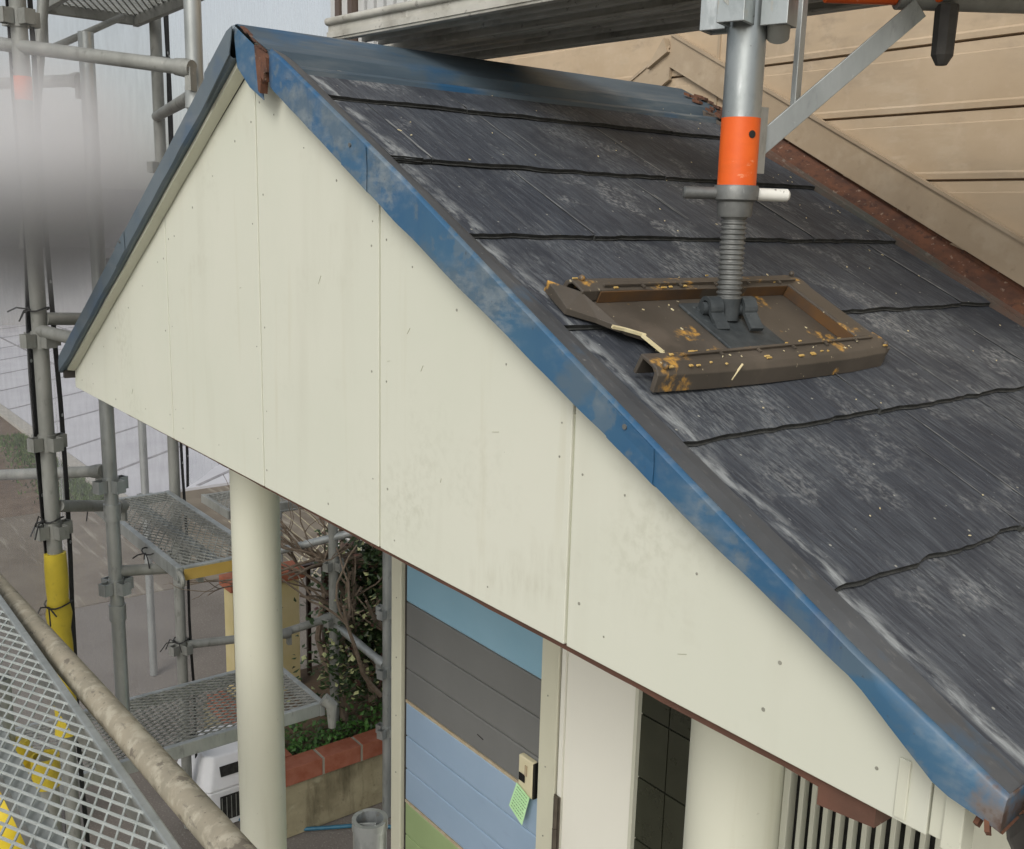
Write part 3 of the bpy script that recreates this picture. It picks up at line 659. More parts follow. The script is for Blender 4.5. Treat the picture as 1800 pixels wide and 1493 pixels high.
hg = MB(); hg.tube([(-.345, WY-.030, -1.50), (-.345, WY-.030, -1.385)], .0088, 14); hg.tube([(-.345, WY-.030, -1.383), (-.345, WY-.030, -1.27)], .0080, 14); hg.box((-.360, WY-.026, -1.50), (-.330, WY-.0225, -1.27))
hg.build('hinge', M['hinge'], dr, smooth=True)
# dark tiled recess right of the door
rt = MB()
for i in range(3):
    for k_ in range(12): rt.box((-.012+i*.11, WY-.009, -2.44+k_*.2), (.094+i*.11, WY-.003, -2.246+k_*.2))
rt.build('tiled_recess', M['tile'], house)
MB().box((-.0135, WY-.0032, -2.44), (.33, WY-.0005, -.03)).build('grout', M['grout'], house)
# louvred screen
lv = MB(); lv.box((.40, WY-.004, -2.44), (.93, WY-.0005, -.03)); lvo = lv.build('louvre_screen', M['dark'], house)
fr = MB(); fr.box((.455, WY-.05, -2.44), (.500, WY-.005, -.03)); fr.box((.503, WY-.036, -2.44), (.522, WY-.005, -.03)); fr.build('frame', M['cream2'], lvo, bevel=.002)
for i in range(11):
    x = .548+i*.0345; MB().box((x, WY-.034, -2.44), (x+.0125, WY-.012, -.03)).build('slat', M['cream2'], lvo, bevel=.001)
MB().box((.93, WY-.012, -2.44), (3.2, WY-.0005, -.03)).build('white_cladding', M['cream2'], house)
# scribble mark on the grey panel
mk = MB(); mk.bar((-.80, PY-.0012, -1.262), (-.765, PY-.0012, -1.268), .0035, .0016); mk.bar((-.765, PY-.0012, -1.268), (-.765, PY-.0012, -1.282), .0016, .003)
mk.build('mark', M['darkgap'], house)
# intercom with a green note
ic = thing('intercom', (-.53, PY-.01, -1.25), 'small ivory wall intercom with black window on the coloured panels', 'intercom')
MB().box((-.578, PY-.022, -1.335), (-.505, PY-.0005, -1.202)).build('housing', M['ivory'], ic, bevel=.004)
MB().box((-.504, PY-.020, -1.333), (-.499, PY-.0005, -1.206)).build('side', M['blackglass'], ic)
MB().box((-.570, PY-.0262, -1.290), (-.540, PY-.0242, -1.262)).build('window', M['blackglass'], ic)
MB().box((-.540, PY-.027, -1.262), (-.530, PY-.0242, -1.225)).build('button', M['tan'], ic)
nt_ = MB(); a0, b0, c0_, d0_ = (-.578, -1.305), (-.508, -1.328), (-.528, -1.435), (-.606, -1.402)
nt_.hexa([(a0[0], PY-.028, a0[1]), (b0[0], PY-.028, b0[1]), (c0_[0], PY-.040, c0_[1]), (d0_[0], PY-.036, d0_[1])], [(a0[0], PY-.0272, a0[1]), (b0[0], PY-.0272, b0[1]), (c0_[0], PY-.0392, c0_[1]), (d0_[0], PY-.0352, d0_[1])])
no = nt_.build('paper_note', M['note']); tag(no, 'pale green paper note hanging below the ivory intercom', 'note')
ik = MB(); rd = random.Random(2)
for i in range(8):
    t = (i+.8)/9; ax, az = a0[0]+(d0_[0]-a0[0])*t, a0[1]+(d0_[1]-a0[1])*t; bx, bz = b0[0]+(c0_[0]-b0[0])*t, b0[1]+(c0_[1]-b0[1])*t; y = PY-.0285-.010*t
    s = .12
    while s < .86:
        e = s+rd.uniform(.04, .13); ik.bar((ax+(bx-ax)*s, y-.0006, az+(bz-az)*s), (ax+(bx-ax)*e, y-.0006, az+(bz-az)*e), .0006, .0022); s = e+.035
ik.build('handwriting', M['ink'], no)

for o_ in (ic, no): o_.location.x += .042; o_.location.z -= .006

# ribbed building seen above the ridge, past the house
nb = thing('neighbouring_building', (-3.3, 3.0, -2.45), 'light ribbed building with brown corner posts seen above the ridge', 'building')
MB().box((-4.92, 2.80, -2.449), (-2.6, 3.2, 3.6)).build('wall', M['fargrey'], nb)
rb = MB(); x = -4.55
rd = random.Random(4)
while x < -2.6:
    rb.box((x, 2.765, -2.4), (x+.085, 2.799, 3.5)); x += .125
rb.build('ribbed_cladding', M['farwhite'], nb)
cp = MB(); cp.box((-4.62, 2.72, -2.4), (-4.56, 2.80, 3.5)); cp.box((-4.80, 2.72, -2.4), (-4.74, 2.80, 3.5)); cp.build('corner_post', M['farbrown'], nb)
cp = MB(); cp.box((-4.735, 2.74, -2.4), (-4.625, 2.80, 3.5)); cp.box((-4.90, 2.74, -2.4), (-4.81, 2.80, 3.5)); cp.build('white_strip', M['farwhite'], nb)

# ------------------------------------------------------------------ jack post on the right slope and its pad
JX, JY = .918, .288
jz = roofz(JX)
tray = thing('plastic_tray', (.93, .27, .4), 'broken brown plastic pad with yellow scuffs lying on the slates', 'pad')
T1 = Vector((1/NN, 0, -S/NN)); T2 = Vector((-.02, 1, 0)).normalized(); TN = T1.cross(T2).normalized()
if TN.z < 0: TN = -TN
TO = sp(1.035, .285, .011)          # centre of the pad on the slope
def tp(u, v, h): return TO+T1*u+T2*v+TN*h      # u down slope, v along ridge, h up
def tb(u0, u1, v0, v1, h0, h1, m=None):
    (m or tm).hexa([tp(u0, v0, h0), tp(u1, v0, h0), tp(u1, v1, h0), tp(u0, v1, h0)], [tp(u0, v0, h1), tp(u1, v0, h1), tp(u1, v1, h1), tp(u0, v1, h1)])
tm = MB()
# floor, subdivided, broken away at the left end
vv = [-.205, -.185, -.165, -.14, -.1, 0, .1, .2, .235]
lo = []; hi = []
tm.hexa([tp(-.085, -.235, .003), tp(-.05, -.215, .003), tp(-.005, -.200, .003), tp(.015, -.172, .003), (tp(.055, -.176, .003)), tp(.085, -.205, .003), tp(.09, .235, .003), tp(-.09, .235, .003)],
        [tp(-.085, -.235, .010), tp(-.05, -.215, .010), tp(-.005, -.200, .010), tp(.015, -.172, .010), (tp(.055, -.176, .010)), tp(.085, -.205, .010), tp(.09, .235, .010), tp(-.09, .235, .010)])
tm.build('floor', M['tray'], tray, bevel=.0015)
tm = MB()
def rim(prof, pts, cap=True):     # sweep a (u, h) profile along v
    rows = []
    for v, du in pts: rows.append([tp(u+du, v, h*.80) for u, h in prof])
    k_ = len(prof)
    for i in range(len(rows)-1):
        for j in range(k_): tm.face([rows[i][j], rows[i][(j+1) % k_], rows[i+1][(j+1) % k_], rows[i+1][j]])
    tm.face(rows[0]); tm.face(list(reversed(rows[-1])))
near = [(.074, .003), (.074, .036), (.094, .038), (.104, .036), (.111, .028), (.115, .0), (.108, .0), (.104, .026), (.098, .031), (.080, .031), (.079, .003)]
rim(near, [(-.248, -.006), (-.15, .0), (-.05, .003), (.05, .004), (.15, .003), (.235, -.002), (.252, -.010)])
tm.build('near_rim', M['tray'], tray, bevel=.0012)
tm = MB()
far = [(-.074, .014), (-.074, .034), (-.094, .036), (-.104, .034), (-.111, .026), (-.115, .0), (-.108, .0), (-.104, .024), (-.098, .030), (-.079, .030), (-.079, .014)]
rim(far, [(-.230, .0), (-.15, .0), (-.05, .003), (.05, .004), (.15, .003), (.235, .002), (.252, .010)])
tm.build('far_rim', M['tray'], tray, bevel=.0012)
tm = MB(); tb(-.0735, .0735, .205, .246, .022, .0292); tb(-.0735, .0735, .201, .2048, .0105, .0292); tb(-.104, .104, .2462, .252, .0, .026); tm.build('end_rim', M['tray'], tray, bevel=.002)
tm = MB(); tb(-.0695, .0695, .1985, .2008, .0105, .0265); tb(-.0730, -.0705, -.20, .198, .0105, .0265); tm.build('inner_face', M['amber'], tray)
tm = MB()       # raised ribs on the rims
for sgn in (1, -1):
    uu_ = .081 if sgn > 0 else -.081
    tb(uu_-.0022, uu_+.0022, -.19, .225, .0305, .0328)
    for v in (-.12, -.045, .03, .105, .18): tb(uu_+.001, uu_+.009, v-.0015, v+.0015, .0305, .0328)
tm.build('ribs', M['tray'], tray)
for u, v in ((.099, -.235), (.099, .238), (-.099, -.215), (-.099, .238)): MB().sph(tp(u, v, .0312), .0045, 0, 8, 5).build('corner_stud', M['tray'], tray, smooth=True)
tm = MB()       # folded, torn left end
tm.hexa([tp(-.118, -.255, .002), tp(-.060, -.262, .002), tp(-.035, -.228, .003), tp(-.010, -.204, .003), tp(-.078, -.228, .003)], [tp(-.118, -.255, .018), tp(-.060, -.262, .012), tp(-.035, -.228, .011), tp(-.010, -.204, .0115), tp(-.078, -.228, .024)])
tm.build('torn_end', M['tray'], tray, bevel=.001)
tm = MB(); rd = random.Random(8)
for a, b_ in (((.010, -.186), (.050, -.184)), ((.050, -.184), (.064, -.198)), ((-.006, -.205), (.012, -.182)), ((-.006, -.205), (-.012, -.222))):
    tm.bar(tp(a[0], a[1], .012), tp(b_[0], b_[1], .013), .0035, .004, TN)
tm.build('splinters', M['chip'], tray)
tm = MB()       # debris: pale flakes and one splinter
for i in range(26):
    side_ = rd.random()
    if side_ < .5: u, h = rd.uniform(-.06, .06), .0107
    elif side_ < .8: u, h = rd.uniform(.086, .10), .0316
    else: u, h = rd.uniform(-.10, -.086), .0300
    v = rd.uniform(-.17, .19); l = rd.uniform(.0008, .0026); a = rd.uniform(0, 3)
    tm.obox(tp(u, v, h), (T1*cos(a)+T2*sin(a))*l, (-T1*sin(a)+T2*cos(a))*l*.4, TN*.0005)
tm.bar(tp(.1135, -.115, .010), tp(.1115, -.105, .032), .0025, .002, TN)
o = tm.build('debris', M['chip'], tray); o['kind'] = 'stuff'

tm = MB(); rd = random.Random(41)
for i in range(30):
    e = rd.choice((0, 0, 1, 2, 3)); v = rd.uniform(-.24, .24)
    u, h = ((.1035, .0298), (.0755, .0298), (-.0755, .0282), (-.1035, .0282))[e]
    if e == 0 and rd.random() < .4: v = -.24+rd.random()*.06
    l = rd.uniform(.001, .005)**1.0
    tm.obox(tp(u+rd.uniform(-.004, .003), v, h+.0012), T2*l, T1*rd.uniform(.0006, .0018), TN*.0008)
o = tm.build('yellow_chips', mat('ochre_core', (.50, .30, .07), (.58, .42, .16), (60, 60, 60), .7), tray); o['kind'] = 'stuff'
jack = thing('scaffold_jack_post', (JX, JY, jz), 'screw jack and orange banded scaffold post standing on the brown pad', 'scaffold post')
def jp(u, v, h): return tp(u, v, h)
tm = MB(); tb(-.055, .060, -.058, .062, .0105, .0145); tm.build('base_plate', M['black_iron'], jack, bevel=.001)
tm = MB()
tm.tube([tp(-.035, -.034, .018), tp(-.035, -.034, .0145)], .006, 10)
base = Vector((JX, JY, jz+.042))
ax = Vector((.30, .95, 0)).normalized()
for s in (-1, 1):
    c_ = base+ax*(.027*s); pr = []
    for i in range(13):
        a = pi*1.25*i/12-.12*pi; pr.append(Vector((0, 0, 0)))
    side_v = ax.cross(Vector((0, 0, 1))).normalized()
    rows = []
    for i in range(15):
        a = -.35+(pi+.7)*i/14; o_ = side_v*cos(a)*.0145+Vector((0, 0, 1))*sin(a)*.0145; rows.append([c_-ax*.010+o_, c_+ax*.010+o_])
    ft = side_v*.03
    rows = [[c_-ax*.010+side_v*.034-Vector((0, 0, .026)), c_+ax*.010+side_v*.034-Vector((0, 0, .026))]]+rows+[[c_-ax*.010-side_v*.034-Vector((0, 0, .000)), c_+ax*.010-side_v*.034-Vector((0, 0, .000))]]
    g = MB().grid(rows); g.build('lug', M['black_iron'], jack, solid=.006)
tm.tube([base-ax*.043, base+ax*.043], .0095, 14); tm.build('pivot_pin', M['black_iron'], jack, smooth=True)
MB().tube([base+Vector((0, 0, -.016)), base+Vector((0, 0, .016))], [.015, .0175], 18).build('pivot_block', M['black_iron'], jack, smooth=True)
# threaded rod: real helical-looking ridges
th = MB(); zt0, zt1 = base.z+.012, .578; pts = []; rs = []
pitch_ = .0068; nrd = int((zt1-zt0)/pitch_)
for i in range(nrd):
    z = zt0+i*pitch_
    for dz, r in ((0, .0152), (.0014, .0155), (.0024, .0176), (.0046, .0176), (.0056, .0155)): pts.append((JX, JY, z+dz)); rs.append(r)
th.tube(pts, rs, 28); th.build('threaded_rod', M['screw'], jack, smooth=True)
nu_ = MB(); nu_.tube([(JX, JY, .552), (JX, JY, .556), (JX, JY, .572), (JX, JY, .575), (JX, JY, .591), (JX, JY, .594)], [.0225, .0235, .0245, .030, .031, .029], 28); nuo = nu_.build('nut', M['screw'], jack, smooth=True)
hd = Vector((.52, .85, 0)).normalized(); cN = Vector((JX, JY, .583))
MB().tube([cN-hd*.026, cN-hd*.072, cN-hd*.074], [.0085, .0085, .006], 12).build('handle', M['screw'], nuo, smooth=True)
MB().tube([cN+hd*.026, cN+hd*.072, cN+hd*.075], [.0088, .0088, .006], 12).build('handle', M['whitepaint'], nuo, smooth=True)
MB().hollow((JX, JY, .594), (JX, JY, .682), .0262, .022, 32).build('orange_band', M['orange'], jack, smooth=True)
MB().hollow((JX, JY, .6821), (JX, JY, 1.9), .0258, .022, 32).build('tube', M['bright'], jack, smooth=True)
rv_ = rr.copy(); toc = Vector((cam.location.x-JX, cam.location.y-JY, 0)).normalized(); sv = Vector((-toc.y, toc.x, 0))
MB().tube([Vector((JX, JY, .660))+(toc*.80+sv*.6)*.0255, Vector((JX, JY, .660))+(toc*.80+sv*.6)*.0268], .0052, 12).build('pin_hole', M['dark'], jack)
br = MB()      # wedge pockets around the tube
for a in (0, 90, 180, 270):
    dv = Vector((cos(radians(a+18)), sin(radians(a+18)), 0)); tv = Vector((-dv.y, dv.x, 0)); c_ = Vector((JX, JY, .818))+dv*.041
    for s in (-1, 1): br.obox(c_+tv*.0165*s, dv*.017, tv*.0022, Vector((0, 0, .023)))
    br.obox(c_+dv*.0172, dv*.0022, tv*.0187, Vector((0, 0, .023)))
br.build('wedge_pockets', M['bright'], jack, bevel=.001)
rg = MB(); dv = Vector((cos(radians(-18)), sin(radians(-18)), 0))
rg.hollow(Vector((JX, JY, .83))+toc*.03-sv*.018-toc*.006, Vector((JX, JY, .83))+toc*.055-sv*.018, .017, .012, 18); rg.build('loop', M['galvold'], jack, smooth=True); rg = MB(); rg.hollow(Vector((JX, JY, .785))+sv*.040+toc*.0, Vector((JX, JY, .805))+sv*.040+toc*.02, .015, .011, 18)
rg.build('loop', M['galvold'], jack, smooth=True)
# bracket with diagonal strut
brk = thing('scaffold_bracket', (JX+.02, JY+.04, .68), 'grey flat steel bracket strut fixed to the orange banded post', 'bracket')
A_, B_ = Vector((.903, .331, .640)), Vector((1.008, .545, .846))
MB().bar(A_, B_, .004, .029, (0, 0, 1)).build('diagonal_strut', M['galv'], brk, bevel=.001)
MB().bar((.925, .392, .700), (.925, .392, .95), .016, .008, (1, .2, 0)).build('upright', M['galv'], brk, bevel=.001)
MB().box((.9155, .3125, .612), (.9215, .340, .70)).build('mount', M['galv'], brk)
arm = thing('bracket_arm', (.98, .54, .87), 'horizontal steel tube with orange end and hanging dark locking handle', 'scaffold tube')
MB().tube([(.915, .455, .868), (.975, .535, .868)], .0155, 18).build('orange_end', M['orange'], arm, smooth=True)
MB().tube([(.976, .536, .868), (1.10, .70, .868)], .0215, 18).build('tube', M['galvold'], arm, smooth=True)
MB().tube([(1.025, .585, .852), (1.025, .585, .785), (1.025, .585, .772)], [.0165, .0155, .008], 8).build('locking_handle', M['gutter'], arm)
MB().bar((1.03, .565, .858), (1.13, .60, .872), .02, .006).build('lever', M['galv'], arm)
MB().sph((1.022, .567, .862), .008, 0, 10, 6).build('orange_cap', M['orange'], arm)

# ------------------------------------------------------------------ walkway planks above the roof
pd = Vector((-.9881, -.1531, 0)).normalized(); pn = Vector((-pd.y, pd.x, 0))
if pn.y < 0: pn = -pn
def plank(o0, length, width, z, label, back=0):
    pl = thing('scaffold_plank', tuple(o0), label, 'scaffold plank', 'steel planks of the walkway over the ridge')
    o0 = Vector(o0); e = o0+pd*length; wv = pn*width; h = .045
    def q(p, z_): return Vector((p.x, p.y, z_))
    MB().hexa([q(o0, z+h-.003), q(e, z+h-.003), q(e+wv, z+h-.003), q(o0+wv, z+h-.003)], [q(o0, z+h), q(e, z+h), q(e+wv, z+h), q(o0+wv, z+h)]).build('deck_sheet', M['plank'], pl)
    for k_, t in enumerate((0, .25, .5, .75, 1)):
        p0 = o0+pn*(width*t); 
        MB().bar(q(p0, z+h/2-.002), q(p0+pd*length, z+h/2-.002), .010 if k_ in (0, 4) else .014, h-.005 if k_ in (0, 4) else .018).build('side_rail' if k_ in (0, 4) else 'stiffener', M['plank'], pl, bevel=.002)
        if k_ in (0, 4): MB().bar(q(p0+pn*(.006 if k_ == 0 else -.006), z+.004), q(p0+pn*(.006 if k_ == 0 else -.006)+pd*length, z+.004), .020, .004).build('lip', M['plank'], pl)
    for t in (.12, .45, .78): MB().bar(q(o0+pd*(length*t)+pn*.012, z+.024), q(o0+pd*(length*t)+pn*(width-.012), z+.024), .05, .010).build('cross_member', M['plank'], pl, bevel=.002)
    MB().tube([q(o0-pn*.006, z+h-.006), q(e-pn*.006, z+h-.006)], .008, 10).build('rolled_edge', M['plank'], pl, smooth=True)
    MB().bar(q(o0-pn*.005, z+.012), q(e-pn*.005, z+.012), .006, .012).build('groove_bead', M['plank'], pl)
    return pl
pd = Vector((-.9929, -.1191, 0)).normalized(); pn = Vector((pd.y, -pd.x, 0)); PO = Vector((1.70, .487, 0))
plank((PO.x, PO.y, .90), 1.91, .178, .903, 'steel walkway plank nearest the camera over the ridge')
plank((PO.x, PO.y+.185, .90), 2.0, .178, .903, 'steel walkway plank closest to the beige siding over the roof')

# ------------------------------------------------------------------ scaffold uprights, ledgers, decks
def coupler(m, x, y, z, dirs=(0, 90, 180, 270), a0=20, r=.026):
    m.hollow((x, y, z-.028), (x, y, z+.028), r+.004, r-.001, 20)
    for a in dirs:
        dv = Vector((cos(radians(a+a0)), sin(radians(a+a0)), 0)); tv = Vector((-dv.y, dv.x, 0)); c_ = Vector((x, y, z))+dv*(r+.018)
        for s in (-1, 1): m.obox(c_+tv*.016*s, dv*.016, tv*.002, Vector((0, 0, .022)))
        m.obox(c_+dv*.016, dv*.002, tv*.018, Vector((0, 0, .022)))
def upright(x, y, z0, z1, label, coups=(), mt='galv', r=.0243, collars=()):
    t = thing('scaffold_pole', (x, y, z0), label, 'scaffold pole')
    MB().hollow((x, y, z0), (x, y, z1), r, r-.0035, 24).build('tube', M[mt], t, smooth=True)
    for z in coups:
        m = MB(); coupler(m, x, y, z, r=r); m.build('coupler', M[mt], t, smooth=True)
    for z in collars: MB().tube([(x, y, z-.03), (x, y, z+.03)], r+.005, 24).build('collar', M[mt], t, smooth=True)
    return t
ties = []
def ledger(a, b, label, mt='galvold', r=.0205, ends=True):
    a, b = Vector(a), Vector(b)
    t = thing('scaffold_ledger', tuple(a), label, 'scaffold tube')
    MB().tube([a, b], r, 20).build('tube', M[mt], t, smooth=True)
    if ends:
        d = (b-a).normalized()
        m = MB(); m.tube([b-d*.05, b-d*.012, b+d*.006], [r+.003, r+.006, r+.003], 18); m.obox(b+Vector((0, 0, -.028)), d*.010, d.cross(Vector((0, 0, 1))).normalized()*.013, Vector((0, 0, .032))); m.build('wedge_end', M[mt], t, smooth=True)
    return t
P1 = (-1.106, .306); P2 = (-1.631, -.035); P4 = (-1.739, .188); P5 = (-2.624, .719)
upright(*P1, roofl(1.106)+.03, 2.2, 'grey scaffold pole rising behind the ridge end of the gable', (1.42,), collars=(.86, .72))
p2 = upright(*P2, -2.45, 2.2, 'scaffold pole between black sheet edges, wrapped in yellow at its foot', (1.10, .12, -.22, -.52), 'galvold')
m = MB(); pts = []; rs = []
for i in range(13):
    z = -.60-i*.055; pts.append((P2[0]+.003*wob(z*8, 1, 0), P2[1]+.003*wob(z*8, 5, 0), z)); rs.append(.037+.010*wob(z*14, 3, 3))
m.tube(pts, rs, 18); m.build('yellow_sleeve', M['yellow'], p2, smooth=True)
m = MB(); m.hollow((P2[0], P2[1], .86), (P2[0], P2[1], .93), .0262, .0240, 20); m.build('orange_band', M['orange'], p2, smooth=True)
upright(*P4, -1.42, 1.10, 'free topped scaffold pole passing behind the left tip of the gable', (-.42, -.80), 'galv', collars=(-.52, -.9))
upright(*P4, -1.42-.001, -1.40, 'short spigot under the pole behind the left tip', (), 'galv') if False else None
upright(*P5, -2.45, 2.3, 'scaffold pole between black sheet edges by the far mesh deck', (1.15, .72, -1.05, -1.50, -2.0), 'galvold')
upright(-4.39, 1.136, -2.45, -.2, 'pale thin pole standing outside the dust sheet on the paving', (-1.25,), 'galv')
upright(-2.562, 1.495, -2.2, -.6, 'scaffold pole rising from the planter among the ivy', (-1.22, -1.52), 'galvold')
upright(-2.14, 1.565, -2.45, -.6, 'scaffold pole close to the cream door post', (-1.35, -1.66, -1.98), 'galv')
upright(-1.95, -.32, -2.45, -.70, 'scaffold pole cut off by the left picture edge', (-.9,), 'galvold')
ledger((-1.759, -.113, 1.036), (-1.098+.02, .283, .935), 'thick upper guard rail running to the pole behind the ridge')
ledger((-2.9, -.02, 1.01), (-1.80, .178, .955), 'lower faded guard rail ending at the free topped pole')
ledger((-2.60, .70, .93), (P1[0]-.03, P1[1]+.01, .872), 'short rail meeting the ridge end pole below the guard rail')
ledger((-1.02, .32, .93), (-.90, .42, .93), 'stub of tube with hook between pole and roof peak', ends=True)
ledger((-2.38, -.088, -.489), (P4[0]-.02, P4[1]-.02, -.372), 'ledger with rusty wedge end crossing left of the gable tip')
ledger((P2[0]+.01, P2[1]+.02, .188), (-1.66, .35, .17), 'ledger with orange stain just left of the gable corner')
ledger((P2[0]+.01, P2[1], .150), (-1.20, -.02+.12, .13), 'pale ledger slanting down behind the gable corner')
ledger((P2[0]+.0, P2[1]+.02, -.44), (-2.0, .30, -.58), 'short ledger tied to the corner of the mesh deck')
ledger((P4[0]-.0, P4[1]+.01, -.745), (-1.75, .50, -.79), 'short ledger under the far mesh deck')
ledger((P5[0]+.02, P5[1]+.02, -1.485), (-2.578, 1.25, -1.54), 'thin ledger running behind the left porch column')
ledger((-2.62, 1.12, -1.56), (-2.565, 1.47, -1.505), 'ledger ending at the planter pole')
ledger((-2.545, 1.50, -1.545), (-2.16, 1.555, -1.63), 'pale ledger slanting between the planter pole and the door pole', 'galv')
ledger((-2.9, 1.25, -1.22), (-2.39, 1.62, -1.00), 'rust ended ledger beneath the gable by the bare branches', 'galv')
ledger((-1.95, .12, 1.24), (-1.83, -.02, .40), 'flat grey brace leaning through the added smudge volume', r=.018, ends=False)
ledger((-2.35, .50, 1.27), (-1.80, .05, 1.02), 'thin diagonal brace under the upper deck', r=.012, ends=False)
ledger((-2.10, .15, 1.26), (-2.075, .14, 1.09), 'short hanging tube below the upper deck', r=.016, ends=False)

def mesh_deck(x0, x1, y0, y1, z, label, cx=.058, cy=.0285, rw=.024, bar_=.0028, name='mesh_deck', rail=.045, beams=(), brim=True, mt='galv', mm='galvold'):
    t = thing(name, ((x0+x1)/2, (y0+y1)/2, z), label, 'scaffold deck')
    W_ = x1-x0
    for yy in (y0, y1-rw): MB().box((x0, yy, z-rail), (x1, yy+rw, z+.004)).build('side_rail', M[mt], t, bevel=.003)
    for xx in (x0, x1-.025): MB().box((xx, y0+rw+.0005, z-rail+.004), (xx+.025, y1-rw-.0005, z+.002)).build('end_rail', M[mt], t, bevel=.003)
    g = MB(); sl_ = cx/cy; a0 = x0+.02; a1 = x1-.02; b0 = y0+rw*.5; b1 = y1-rw*.5
    for s in (1, -1):
        k0 = -int((b1-b0)*sl_/cx)-2; k1 = int((a1-a0)/cx)+int((b1-b0)*sl_/cx)+2
        for k_ in range(k0, k1):
            xa = a0+k_*cx if s > 0 else a0+k_*cx
            # line x = xa + s*sl*(y-b0)
            ya, yb = b0, b1; xs_, xe = xa, xa+s*sl_*(b1-b0)
            if max(xs_, xe) <= a0 or min(xs_, xe) >= a1: continue
            def clipx(X): return b0+(X-xa)/(s*sl_)
            lo_, hi_ = sorted((clipx(a0), clipx(a1))); ya, yb = max(b0, lo_), min(b1, hi_)
            if yb-ya < .004: continue
            p = Vector((xa+s*sl_*(ya-b0), ya, z-.001+.0012*s)); q = Vector((xa+s*sl_*(yb-b0), yb, z-.001+.0012*s))
            g.bar(p, q, bar_, bar_*1.25)
    g.build('expanded_mesh', M[mm], t)
    for bx in beams: MB().box((x0+.026, bx-.018, z-rail), (x1-.026, bx+.018, z-.010)).build('centre_beam', M[mt], t)
    return t
d1 = mesh_deck(-2.54, -1.52, .335, .665, -.70, 'far mesh deck with wooden stain left of the porch column', .058, .029, bar_=.0034, beams=(.50,), mm='galvold')
MB().box((-1.519, .36, -.745), (-1.514, .68, -.705)).build('yellow_end_plate', mat('ochre_label', (.36, .24, .05), (.42, .29, .07), (9, 9, 9), .6), d1)
hk = MB()
for yy in (.53,):
    pts = [(-1.515+.04*sin(a), yy-.19, -.73+.024*cos(a)-.005) for a in [i*pi/8 for i in range(0, 10)]]; hk.tube(pts, .009, 8)
hk.build('hook', M['galvold'], d1, smooth=True)
mesh_deck(-2.25, -1.74, -.45, 1.02, -1.50, 'lower mesh deck passing behind the foot of the left column', .029, .058, bar_=.004, rail=.06, mm='galvold')
mesh_deck(-2.72, -1.5, .28, .68, 1.345, 'upper mesh deck seen from below at the top left corner', .058, .0285, bar_=.004, mt='galvold')
mesh_deck(-3.6, -3.2, 1.2, 2.2, -1.05, 'distant mesh deck glimpsed right of the left column', .058, .0285, bar_=.004, mt='galvold')
fg = mesh_deck(-1.6, .95, -.88, -.389, -.34, 'near bright mesh deck filling the lower left corner', .052, .0258, bar_=.0030, rw=.016, rail=.05, beams=(-.53, -.66), mt='galv', mm='strand')
ledger((-1.15, -.359, -.411), (.95, -.341, -.305), 'mortar spattered handrail running diagonally above the near deck', 'pipe', r=.0245, ends=False)
# locking pin of the lower deck
lk = MB(); lk.tube([(-1.72, 1.00, -1.47), (-1.70, 1.03, -1.50), (-1.70, 1.03, -1.60)], [.028, .026, .016], 12)
o = lk.build('locking_pin', M['galvold'], smooth=True); tag(o, 'grey locking pin hanging from the right end of the lower deck', 'pin')
# post top in front of the door
pt = thing('open_post_top', (.652, -.132, -1.2), 'open galvanised post top with inner latch in front of the entrance panels', 'scaffold pole')
MB().hollow((.652, -.132, -2.44), (.652, -.132, -.352), .0255, .0215, 32).build('tube', M['bright'], pt, smooth=True)
MB().hollow((.652, -.132, -.3625), (.652, -.132, -.347), .0270, .0205, 32).build('rim', M['bright'], pt, smooth=True)
m = MB(); m.bar((.640, -.145, -.362), (.660, -.125, -.358), .003, .010); m.bar((.660, -.125, -.358), (.668, -.135, -.372), .003, .010); m.build('latch', M['galv'], pt)
MB().tube([(.652, -.132, -.40), (.652, -.132, -.398)], .0212, 24).build('dark_bore_disc', M['dark'], pt)  # near-black disc added to make the inside of the open tube dark

# cable ties
def tie(x, y, z, r, label, rd_):
    m = MB(); pts = [(x+r*cos(a), y+r*sin(a), z+.006*sin(2*a)) for a in [2*pi*i/14 for i in range(15)]]; m.tube(pts, .0028, 6)
    for i in range(3):
        a = rd_.uniform(-2.2, .2); l = rd_.uniform(.03, .08); p = Vector((x+r*cos(-1), y+r*sin(-1), z)); m.tube([p, p+Vector((cos(a)*l*.6, sin(a)*l*.6, rd_.uniform(-.02, .02))), p+Vector((cos(a)*l, sin(a)*l, -rd_.uniform(.0, .05)))], .0026, 6)
    o = m.build('cable_tie', M['rubber'], smooth=True); tag(o, label, 'tie'); return o
rd = random.Random(31)
tie(P2[0], P2[1], .22, .032, 'black tie knotted round the sheet edge pole near the gable corner', rd)
tie(P2[0], P2[1], -.48, .033, 'black tie on the pole above the yellow sleeve', rd)
tie(P2[0], P2[1], -.78, .043, 'black cross tie round the yellow sleeve', rd)
tie(-1.80, .34, -.71, .035, 'black tie bow on the front corner of the far mesh deck', rd)
tie(-2.50, .34, -.70, .026, 'black tie where the short ledger meets the far deck', rd)
tie(P5[0], P5[1], -1.46, .034, 'black tie with long tail on the pole left of the column', rd)

